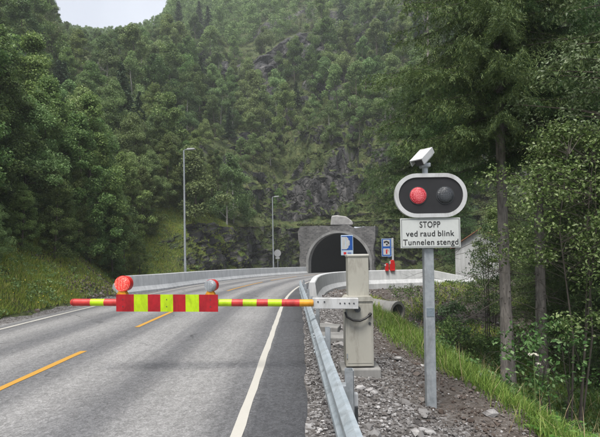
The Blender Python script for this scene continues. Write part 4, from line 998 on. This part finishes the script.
# camera on top
mb = MB(); mb.tube([(-.02, 0, 2.575 - sz_), (-.02, 0, 2.72 - sz_)], .035, 12); mb.box((-.02, 0, 2.74 - sz_), (.11, .12, .05), bevel=.01)
cm = mb.build('camera_bracket', GALVPOST, sg)
d = Vector((-.60, -.50, -.60)).normalized(); rot = d.to_track_quat('X', 'Z').to_euler(); c0 = Vector((-.03, 0.0, 2.835 - sz_)); Mr = rot.to_matrix()
mb = MB(); mb.box(c0, (.23, .12, .085), bevel=.012, rot=rot); cc_ = mb.build('camera', WHITEM, sg)
mb = MB(); mb.box(c0 + Mr @ Vector((.025, 0, .06)), (.275, .165, .016), bevel=.006, rot=rot); mb.box(c0 + Mr @ Vector((.025, .082, .028)), (.275, .010, .08), bevel=.003, rot=rot); mb.box(c0 + Mr @ Vector((.025, -.082, .028)), (.275, .010, .08), bevel=.003, rot=rot); mb.build('sun_hood', WHITEM, cc_)
mb = MB(); mb.box(c0 + Mr @ Vector((.118, 0, 0)), (.012, .105, .075), bevel=.003, rot=rot); mb.build('front_glass', BLACKP, cc_)
mb = MB(); mb.box(c0 + Mr @ Vector((.05, -.0895, .03)), (.18, .004, .03), rot=rot); mb.build('side_label', M_plain('pale_yellow_label', (.6, .52, .18), .5), cc_)

# ------------------------------------------------------------------ blue signs
def sign_face_phone(mb, w_, h_, y):
    pass
s1 = empty('information_sign', (2.12, 20.0, g1(2.12, 20.0)), 'blue emergency niche sign with white pictogram on post before the right barrier', 'road sign', -0.05)
b0 = g1(2.12, 20.0)
mb = MB(); mb.tube([(0, .04, -.2), (0, .04, 2.02 - b0)], .035, 12); mb.build('post', GALVPOST, s1)
mb = MB(); mb.box((0.02, .04, .22), (.13, .12, .45), bevel=.01); mb.build('post_clamp', DGREY, s1)
zc = 2.06 - b0
mb = MB(); mb.box((0, -.02, zc), (.55, .03, .92), bevel=.02); f = mb.build('sign_panel', PALEB, s1)
mb = MB(); mb.box((0, -.037, zc + .10), (.49, .004, .64)); mb.build('blue_field', BLUES, f)
mb = MB(); mb.prism([(-.245, zc + .10 - .28), (-.02, zc + .10 - .28), (.06, zc + .10 - .2), (.06, zc + .10 - .14), (.12, zc + .10 - .10), (.12, zc + .10 + .10), (.06, zc + .10 + .14), (.06, zc + .10 + .2), (-.02, zc + .10 + .28), (-.245, zc + .10 + .28)], -.043, -.040); mb.build('pictogram', WHITEM, f)
mb = MB(); mb.box((-.07, -.046, zc + .1), (.035, .003, .4)); mb.build('pictogram_line', PALEB, f)
mb = MB(); mb.box((-.1, -.037, zc - .36), (.12, .004, .11), bevel=.001); mb.build('red_mark', REDPL, f)
mb = MB(); mb.box((.1, -.037, zc - .36), (.16, .004, .09), bevel=.001); mb.build('blue_mark', M_plain('mid_blue_mark', (.16, .22, .42), .5), f)
s2x, s2y = 6.05, 31.0; b0 = g1(s2x, s2y)
s2 = empty('information_sign', (s2x, s2y, b0), 'tall blue sign with telephone and fire extinguisher pictograms behind the right barrier', 'road sign', -0.05)
mb = MB(); mb.tube([(.42, .06, -.2), (.42, .06, 2.72 - b0)], .07, 12); mb.build('post', WHITEM, s2)
zc = 2.06 - b0
mb = MB(); mb.box((-.02, -.02, zc), (.68, .03, 1.24), bevel=.01); mb.box((.28, .015, zc), (.4, .03, .06)); mb.box((.15, .0, zc - .64), (.2, .03, .1)); f = mb.build('sign_panel', BLUES, s2)
mb = MB(); mb.box((-.02, -.0375, zc + .31), (.46, .004, .46), bevel=.001); mb.box((-.02, -.0375, zc - .29), (.46, .004, .44), bevel=.001); mb.build('white_square', WHITEM, f)
mb = MB(); mb.tube([(-.16, -.043, zc + .40), (-.02, -.043, zc + .44), (.12, -.043, zc + .36)], .04, 8); mb.box((-.15, -.043, zc + .36), (.1, .006, .1)); mb.box((.12, -.043, zc + .30), (.1, .006, .1)); mb.box((0, -.043, zc + .2), (.12, .006, .1)); mb.build('telephone_pictogram', BLACKM, f)
mb = MB(); mb.box((-.02, -.043, zc - .31), (.10, .008, .26), bevel=.003); mb.box((-.02, -.043, zc - .15), (.05, .008, .05)); mb.tube([(0, -.043, zc - .14), (.09, -.043, zc - .17), (.10, -.043, zc - .3)], .012, 6); mb.build('extinguisher_pictogram', REDPL, f)
mb = MB(); n_ = 24; fr = [(-.36, -.62), (.32, -.62), (.32, .62), (-.36, .62)]
for i in range(4):
    j = (i + 1) % 4; a, b = fr[i], fr[j]; c_, d_ = (b[0] * .92 - .002, b[1] * .955), (a[0] * .92 - .002, a[1] * .955)
    mb.add([(q[0], -.0385, q[1] + zc) for q in (a, b, c_, d_)], [(0, 1, 2, 3)])
mb.build('panel_rim', PALEB, f)
# red plastic markers hung on the barrier
for (x, y, lab, hh, ww) in ((5.55, 26.86, 'larger red plastic marker standing on the right concrete barrier', .62, .30), (5.2, 26.74, 'smaller red marker with white edge standing on the right concrete barrier', .42, .2)):
    t = empty('barrier_marker', (x, y, float(zr(y)) - .05 + .85), lab, 'marker', .15)
    mb = MB(); mb.prism([(-ww / 2, -.0), (ww / 2, -.0), (ww * .55, hh * .5), (ww * .42, hh * .92), (ww * .1, hh), (-ww * .3, hh * .95), (-ww * .5, hh * .6)], -.07, .07); o = mb.build('marker_body', REDPL, t)
    md = o.modifiers.new('b', 'BEVEL'); md.width = .02; md.segments = 2
    mb = MB(); mb.box((-ww * .47, -.0, hh * .72), (.05, .16, hh * .26), bevel=.01); mb.build('reflector_strip', WHITEM, t)
    mb = MB(); mb.box((0, 0, -.02), (ww * .9, .22, .06), bevel=.01); mb.build('foot', REDPL, t)
# round sign seen from behind
p = road_pt(50.5, -4.95); rs = empty('round_sign', (p[0], p[1], float(zr(p[1]))), 'round grey sign seen from behind on a thin post by the left barrier', 'road sign', -.3)
mb = MB(); mb.tube([(0, 0, 0), (0, 0, 2.95)], .04, 10); mb.build('post', GALVPOST, rs)
mb = MB(); mb.tube([(0, -.06, 2.5), (0, -.05, 2.5)], .42, 28); mb.build('disc', M_plain('sign_back', (.34, .35, .36), .6), rs)
mb = MB(); mb.box((0, -.065, 1.95), (.5, .012, .22), bevel=.004); mb.build('lower_plate', M_plain('sign_back_plate', (.34, .35, .36), .6), rs)

# ------------------------------------------------------------------ lamp posts
def lamp_post(p, label, hgt, rz):
    t = empty('street_lamp', (p[0], p[1], float(zr(p[1])) + .2), label, 'street lamp', rz, 'street lamps along the left barrier')
    mb = MB(); mb.tube([(0, 0, -.5), (0, 0, 1.2), (0, 0, 1.25), (0, 0, hgt)], [.09, .088, .075, .05], 14); mb.build('pole', GALVPOST, t)
    mb = MB(); mb.tube([(0, 0, hgt - .12), (.05, 0, hgt + .02), (.3, 0, hgt + .05)], [.035, .03, .028], 10); mb.build('arm', GALVPOST, t)
    mb = MB(); mb.prism([(.25, -.03), (.78, .0), (.80, .03), (.70, .075), (.25, .07)], -.12, .12); h = mb.build('lamp_head', M_plain('lamp_grey', (.45, .46, .47), .5), t)
    h.location = (0, 0, hgt + .03); md = h.modifiers.new('b', 'BEVEL'); md.width = .015; md.segments = 2
    mb = MB(); mb.box((.52, 0, -.022), (.38, .18, .012)); mb.build('lamp_glass', WHITEM, h)
lamp_post((-7.75, 30.0), 'tall grey street lamp nearer the camera, in front of the wooded left slope', 8.85, -.1)
p = road_pt(49.2, -4.95); lamp_post(p, 'grey street lamp farther away, in front of the rock by the tunnel', 8.6, -.2)

# ------------------------------------------------------------------ building
hx, hy = 14.15, 35.9; hz = g1(13.5, 36.5)
bl = empty('service_building', (hx, hy, hz), 'small white rendered building with orange tiled roof behind the right barrier', 'building', -.43)
Hh, Wd, Ln, Rg = 2.75, 4.0, 5.0, 4.1
x0 = -1.55
mb = MB(); mb.prism([(x0, -.4), (x0 + Wd, -.4), (x0 + Wd, Hh), (x0 + Wd / 2, Rg), (x0, Hh)], 0, Ln); wl_ = mb.build('wall', RENDER, bl)
mb = MB()
for sgn in (1, -1):
    xm = x0 + Wd / 2; a, b = (xm, Rg), (xm - sgn * (Wd / 2 + .35), Hh - .35 * (Rg - Hh) / (Wd / 2)); q = [(a[0], a[1] + .02), (b[0], b[1] + .02), (b[0], b[1] + .10), (a[0], a[1] + .10)]
    mb.prism(q, -.3, Ln + .3)
mb.build('roof', ROOFM, bl)
mb = MB(); mb.box((x0 + 1.05, -.02, 1.35), (.12, .04, .12), bevel=.01); mb.build('wall_box', DGREY, bl)

# ------------------------------------------------------------------ culvert pipe and slabs
cx, cy = 3.3, 15.2; cz = -0.36
ax = Vector((0.62, -0.78, -.05)).normalized()
mb = MB(); n = 26
def ring(c, r_, a_): 
    t = a_.orthogonal().normalized(); b_ = a_.cross(t); return [c + (t * math.cos(6.28319 * j / n) + b_ * math.sin(6.28319 * j / n)) * r_ for j in range(n)]
c = Vector((0, 0, 0)); back = c - ax * 1.9
mb.sweep([ring(back, .36, ax), ring(c - ax * .14, .36, ax), ring(c - ax * .14, .40, ax), ring(c, .40, ax), ring(c, .30, ax), ring(back, .30, ax)], smooth=True)
o = mb.build('culvert_pipe', CONC_D); o.location = (cx, cy, cz); tag(o, 'weathered concrete culvert pipe poking out of the bank above the ditch', 'pipe')
for (x, y, sx, sy, sz, rz, lab) in ((.60, 8.9, .62, .5, .16, .1, 'flat pale concrete slab on the gravel between guardrail and barrier machine'), (.62, 10.1, .5, .35, .2, -.3, 'broken concrete chunk behind the flat slab by the guardrail')):
    mb = MB(); mb.box((0, 0, 0), (sx, sy, sz), bevel=.02); o = mb.build('concrete_slab', CONC_D); o.location = (x, y, g1(x, y) + .03); o.rotation_euler = (.06, .05, rz); tag(o, lab, 'slab')

# ------------------------------------------------------------------ spruces on the right
def spruce_crown(r, h, z0, Rb, droop=1.0, dens=1.0, ztop=None, fine=1):
    Cn = []; T = []; L = []; br = []
    z = z0
    while z < (ztop or h - .3):
        t = (z - z0) / (h - z0); L0 = Rb * (1 - t) ** 0.75 * (0.75 if t < .08 else 1)
        nbig = int(r.integers(7, 10))
        for k in range(nbig + (5 if z > z0 + .9 else 0)):
            a = r.random() * 6.283; Lb = L0 * (0.7 + 0.45 * r.random()) if k < nbig else .45 + .45 * r.random(); zb = z + r.normal() * .12; hd = np.array([math.cos(a), math.sin(a), 0]); sd_ = np.array([-math.sin(a), math.cos(a), 0])
            dr = droop * (0.22 + 0.12 * r.random()); q = np.arange(0.12, 1.0001, 0.12 / Lb)
            pp = hd * (q * Lb)[:, None]; pp[:, 2] = zb - dr * Lb * (q ** 1.3) * 1.5 + 0.55 * dr * Lb * q ** 4
            br.append([Vector((0, 0, zb))] + [Vector(pp[i]) for i in np.linspace(0, len(pp) - 1, 5).astype(int)])
            for i in range(len(q)):
                for s_ in (-1, 1):
                    ln = (0.20 + 0.42 * (1 - q[i]) + 0.12 * r.random()) * min(1, Lb / 1.4 + .2)
                    d = hd * (0.55 + .2 * r.normal()) + sd_ * s_ * (0.75 + .2 * r.normal()); d[2] = -0.35 - 0.55 * r.random(); d /= np.linalg.norm(d)
                    m = max(3, int(ln / 0.028 * dens))
                    for w_ in range(m):
                        f = (w_ + .5) / m; Cn.append(pp[i] + d * ln * f + np.array([0, 0, -0.25 * ln * f * f])); dd = d + r.normal(size=3) * 0.55; dd[2] -= .3 * f; T.append(dd); L.append(0.095)
                for s_ in range(4):   # shoots along the branch itself
                    Cn.append(pp[i] + r.normal(size=3) * .03); T.append(hd + r.normal(size=3) * .5); L.append(.13)
        z += (0.23 + 0.08 * r.random()) * (1 + t)
    Cn = np.array(Cn); T = unit(np.array(T)); Nn = unit(np.cross(T, r.normal(size=T.shape)))
    Nn = unit(Nn * np.sign(Nn[:, 2:3] + 1e-6) + np.array([0, 0, .9])); Nn = unit(Nn - T * (Nn * T).sum(1, keepdims=True))
    L = np.array(L) * (0.8 + .5 * r.random(len(L)))
    if fine > 1:
        Cn = np.repeat(Cn, fine, 0) + r.normal(size=(len(Cn) * fine, 3)) * .022; T = unit(np.repeat(T, fine, 0) + r.normal(size=Cn.shape) * .35); Nn = np.repeat(Nn, fine, 0); Nn = unit(Nn - T * (Nn * T).sum(1, keepdims=True)); L = np.repeat(L, fine) * .8
    return cards(Cn, T, Nn, L, L * (0.24 if fine == 1 else 0.135), .1), br
def spruce(label, group, seed, h, z0, Rb, tr, dens=1.0, ztop=None, droop=1.0, stubs=46, name='spruce_tree', fine=3):
    r = np.random.default_rng(seed); t = empty(name, (0, 0, 0), label, 'tree', group=group)
    mb = MB(); k = 9; bend = r.normal(size=2) * .12
    mb.tube([(bend[0] * (i / k) ** 2 * 2 - .008 * h * i / k, bend[1] * (i / k), h * i / k - (.3 if i == 0 else 0)) for i in range(k + 1)], [tr * (1.35 if i == 0 else 1) * (1 - .88 * i / k) for i in range(k + 1)], 14)
    for i in range(110):
        a = r.random() * 6.28; z = .4 + r.random() * (z0 + 1); rr = tr * (1 - .88 * z / h); mb.tube([(rr * .8 * math.cos(a), rr * .8 * math.sin(a), z), (rr * 1.25 * math.cos(a), rr * 1.25 * math.sin(a), z + .01)], [.024, .014], 6, 1)
    mb.build('trunk', [BARK_S, TWIG], t)
    VF, br = spruce_crown(r, h, z0, Rb, droop, dens, ztop, fine)
    cr_ = np_obj('crown', VF, NEEDLE, t)
    mb = MB()
    for b in br: mb.tube(b, [.026, .02, .015, .011, .008, .004], 4, caps=False)
    mb.build('branches', TWIG, cr_)
    mb = MB()
    for i in range(stubs):
        a = r.random() * 6.28; z = .7 + r.random() * (z0 + .6); l = .25 + 1.3 * r.random(); d = Vector((math.cos(a), math.sin(a), 0)); 
        m1 = d * l * .5 + Vector((0, 0, z - .1 * l)); m2 = d * l + Vector((0, 0, z - .3 * l)) + Vector(r.normal(size=3) * .06)
        mb.tube([d * .08 + Vector((0, 0, z)), m1, m2], [.010, .007, .003], 4, caps=False)
        for _ in range(3):
            q = .3 + .6 * r.random(); s_ = d.lerp(Vector(r.normal(size=3)), .75) * .35 * (1 - q * .5); b_ = m1.lerp(m2, q); mb.tube([b_, b_ + s_], [.005, .002], 3, caps=False)
    mb.build('dead_branches', TWIG, t)
    return t
GS = 'spruces in the wood right of the road'
sA = spruce('tall spruce with pale scaly trunk, nearer the signal post of the two bare trunks', GS, 301, 17, 5.9, 3.1, .135, 1.1, 11.5, .9)
sA.location = (4.62, 10.0, g1(4.62, 10)); sA.rotation_euler = (0, R(-0.6), 0)
sB = spruce('tall spruce with darker bare trunk, standing just right of the paler spruce trunk', GS, 302, 16, 5.6, 2.9, .125, 1.0, 11.5, 1.0)
sB.location = (5.75, 10.7, g1(5.75, 10.7)); sB.rotation_euler = (0, 0, 1)
sE = copy_thing(sB, (5.08, 17.5, g1(5.08, 17.5)), 2.6, (1.0, 1.0, .92)); sE['label'] = 'spruce with high drooping boughs standing directly behind the signal post'
sC = spruce('dark spruce with low drooping branches deeper in the wood on the right', 'dark spruces deeper in the right-hand wood', 303, 13, 0.9, 2.5, .12, .55, 11.5, 1.0, 20)
for i, (x, y, s_) in enumerate(((9.0, 14.4, 1.0), (11.6, 18.5, 1.1), (10.8, 16.0, 1.0), (12.5, 14.0, 1.1), (13.2, 22.5, 1.1), (14.5, 19, 1.2), (16.0, 26.5, 1.2), (9.3, 10.6, .9), (18.5, 25, 1.2), (11.8, 11.0, 1.0), (18, 17, 1.2), (21, 31, 1.3), (19.2, 33, 1.2), (24, 24, 1.2), (8.0, 12.2, .85), (7.3, 9.6, .8), (26, 33, 1.3), (15, 15, 1.1))):
    o = sC if i == 0 else copy_thing(sC)
    o.location = (x, y, g1(x, y)); o.rotation_euler = (0, 0, i * 1.9); o.scale = (s_, s_, s_ * (.9 + .05 * (i % 4)))
sD = spruce('slender young spruce with upswept light green shoots beside the rock slope', 'young spruces below the rock slope', 304, 11, 1.2, 1.9, .09, .6, None, .8, 8)
for i, (x, y, s_) in enumerate(((16.0, 44, 1.3), (19.5, 42, 1.4), (23, 40, 1.4))):
    o = sD if i == 0 else copy_thing(sD)
    o.location = (x, y, max(g1(x, y), (mz(x, y) or -9) if y > 40 else -9) - .1); o.rotation_euler = (0, 0, i * 2.1); o.scale = (s_,) * 3

# ------------------------------------------------------------------ near leafy shrubs and saplings
def near_shrub(name, label, cat, loc, seed, stems, nclump, per, leaf, mat, bark, Rc, z0, z1, cr, srad=.014, offset=(0, 0), aspect=.62):
    r = np.random.default_rng(seed); cc = crown_centers(r, nclump, Rc, z0, z1, .7, .4); cc[:, 0] += offset[0]; cc[:, 1] += offset[1]
    t = empty(name, (*loc, g1(*loc)), label, cat)
    mb = MB()
    for k in range(stems):
        a = r.random() * 6.28; base = Vector((.12 * math.cos(a) * (stems > 1), .12 * math.sin(a) * (stems > 1), -.1)); top = Vector((offset[0] * .7 + Rc * .35 * math.cos(a), offset[1] * .7 + Rc * .35 * math.sin(a), z0 + (z1 - z0) * (.7 + .3 * r.random())))
        m1 = base.lerp(top, .35) + Vector((.06 * r.normal(), .06 * r.normal(), .1)); m2 = base.lerp(top, .7) + Vector((.08 * r.normal(), .08 * r.normal(), .1))
        mb.tube([base, m1, m2, top], [srad, srad * .8, srad * .55, srad * .2], 7, caps=False)
        for j in range(k, nclump, stems):
            e = Vector(cc[j]); zz = max(.15, e.z - .5 * math.hypot(e.x, e.y)); f = min(.95, max(.1, zz / max(top.z, .1))); b_ = base.lerp(top, f) if not (.2 < f < .8) else m1.lerp(m2, (f - .35) / .35 if f > .35 else 0)
            mb.tube([b_, b_.lerp(e, .55) + Vector((0, 0, .06)), e], [srad * .35, srad * .22, srad * .1], 4, caps=False)
    mb.build('stems', bark, t)
    np_obj('foliage', leaf_blob(r, cc, cr * (.6 + .7 * r.random(nclump)), per, leaf, .75, .7, aspect), mat, t); return t
near_shrub('leafy_shrub', 'bright green leafy shrub in front of the darker spruce trunk on the right', 'shrub', (4.1, 6.9), 401, 4, 120, 66, .054, LEAF_N, TWIG, 1.15, 2.75, 4.9, .26, .016, (0.05, 0))
near_shrub('leafy_shrub', 'tall light green shrub at the right edge of the frame, partly cut off', 'shrub', (4.95, 6.3), 402, 4, 120, 66, .054, LEAF_N, TWIG, 1.2, 1.4, 4.9, .27, .016, (0, 0))
near_shrub('low_shrub', 'low leafy hazel shrub leaning over the grass below the spruce trunks', 'shrub', (3.95, 6.9), 403, 5, 34, 26, .066, LEAF_N, TWIG, 1.0, .9, 1.9, .2, .012, (-.25, -.3))
near_shrub('birch_tree', 'pale leaved birch hanging into the upper right corner', 'tree', (5.45, 7.0), 404, 1, 130, 95, .062, LEAF_B, BARK_D, 1.45, 4.5, 9.0, .36, .05, (0, 0))
near_shrub('bushy_shrub', 'small grey-green willow shrub between the signal post and the pale spruce trunk', 'shrub', (4.5, 13.2), 405, 5, 40, 40, .075, LEAF_B, TWIG, .7, .3, 1.5, .2, .010)
near_shrub('bushy_shrub', 'dull green shrub in the ditch below the stony bank', 'shrub', (4.1, 12.2), 406, 6, 30, 40, .07, LEAF_D, TWIG, .8, .15, 1.1, .22, .010)
near_shrub('birch_sapling', 'thin birch sapling left of the pale spruce trunk in front of the white building', 'tree', (6.1, 14.5), 407, 3, 42, 34, .06, LEAF_B, TWIG, .7, .9, 4.0, .22, .014)
near_shrub('birch_sapling', 'leafy birch sapling screening the right half of the white building', 'tree', (8.4, 19.5), 410, 4, 110, 64, .075, LEAF_H, TWIG, 1.0, .6, 4.9, .26, .014)
near_shrub('birch_sapling', 'thicker leafy sapling beside the one screening the white building', 'tree', (9.5, 20.8), 411, 4, 90, 60, .08, LEAF_H, TWIG, 1.15, .5, 5.6, .34, .014)
near_shrub('birch_sapling', 'bare-stemmed birch sapling by the darker trunk in shade', 'tree', (6.2, 8.6), 408, 6, 30, 20, .06, LEAF_N, BARK_B, .8, 1.6, 4.2, .22, .014)
# white umbel flower and fern
hx_, hy_ = 2.93, 5.65
t = empty('umbel_flower', (hx_, hy_, g1(hx_, hy_)), 'white umbel flower on a tall stalk in the ditch grass', 'flower')
mb = MB(); mb.tube([(0, 0, -.05), (.01, .0, .4), (.0, 0, .78)], [.008, .006, .004], 6)
mb.tube([(.005, 0, .55), (.07, .02, .66)], [.004, .003], 5); mb.build('stalk', M_plain('green_stalk', (.09, .14, .04), .6), t)
rf = np.random.default_rng(9); P = []
for c_, R_ in (((0, 0, .80), .06), ((.07, .02, .67), .03)):
    for i in range(70 if R_ > .05 else 25):
        a = rf.random() * 6.28; q = R_ * math.sqrt(rf.random()); P.append((c_[0] + q * math.cos(a), c_[1] + q * math.sin(a), c_[2] - q * q * 4 + .01 * rf.random()))
P = np.array(P); n = len(P); Nn = unit(rf.normal(size=(n, 3)) * .4 + np.array([0, 0, 1])); T = unit(np.cross(Nn, rf.normal(size=(n, 3))))
np_obj('flower_head', cards(P, T, Nn, .022 * np.ones(n), .018 * np.ones(n), .1), M_plain('cream_petals', (.62, .60, .50), .7), t)
def fern(loc, label, seed, sc_=1.0):
    r = np.random.default_rng(seed); t = empty('fern', (*loc, g1(*loc)), label, 'fern'); Cn = []; T = []; L = []; mb = MB()
    for k in range(7):
        a = k / 7 * 6.28 + r.random() * .5; hd = np.array([math.cos(a), math.sin(a), 0]); sd_ = np.array([-hd[1], hd[0], 0]); pts_ = []
        for i in range(16):
            q = i / 15; p = hd * .5 * sc_ * q + np.array([0, 0, .42 * sc_ * q * (1.5 - q)]); pts_.append(Vector(p))
            for s_ in (-1, 1):
                l = .13 * sc_ * (1 - q) ** .7 * min(1, q * 5 + .2) + .015; d = unit(sd_ * s_ + hd * .45); Cn.append(p + d * l * .5); T.append(d); L.append(l)
        mb.tube(pts_[::3], [.005, .004, .003, .003, .002, .001], 4, caps=False)
    mb.build('stems', M_plain('fern_stem', (.09, .13, .04), .6), t)
    Cn = np.array(Cn); T = np.array(T); Nn = unit(np.cross(T, np.cross(np.array([0, 0, 1.0]), T) + .2 * r.normal(size=T.shape))); L = np.array(L)
    np_obj('fronds', cards(Cn, T, Nn, L, L * .32, .1), GRASS, t)
fern((2.62, 4.55), 'yellow-green fern at the gravel edge near the bottom right', 501, .8); fern((3.6, 5.6), 'green fern in the shade of the low hazel shrub', 502, .9)

# ------------------------------------------------------------------ haze
m = bpy.data.materials.new('thin_haze'); m.use_nodes = True; n = m.node_tree; n.nodes.clear()
o_ = n.nodes.new('ShaderNodeOutputMaterial'); pv = n.nodes.new('ShaderNodeVolumePrincipled'); pv.inputs['Color'].default_value = (.92, .96, 1.0, 1); pv.inputs['Density'].default_value = 0.0008; pv.inputs['Anisotropy'].default_value = 0.2
n.links.new(pv.outputs['Volume'], o_.inputs['Volume'])
mb = MB(); mb.box((0, 80, 85), (520, 440, 190)); hz_ = mb.build('haze', m)
allz = VM[:, 2].max(); lowz = min(float(GZ.min()), float(VM[:, 2].min())); print('z range', lowz, allz)
hz_.data.clear_geometry(); mb = MB(); mb.box((0, 80, (lowz - 1 + allz + 14) / 2), (520, 440, allz + 14 - lowz + 1)); hz_.data.from_pydata(mb.v, [], mb.f); hz_.data.update()
tag(hz_, 'thin pale haze in the valley air', 'haze', kind='stuff')
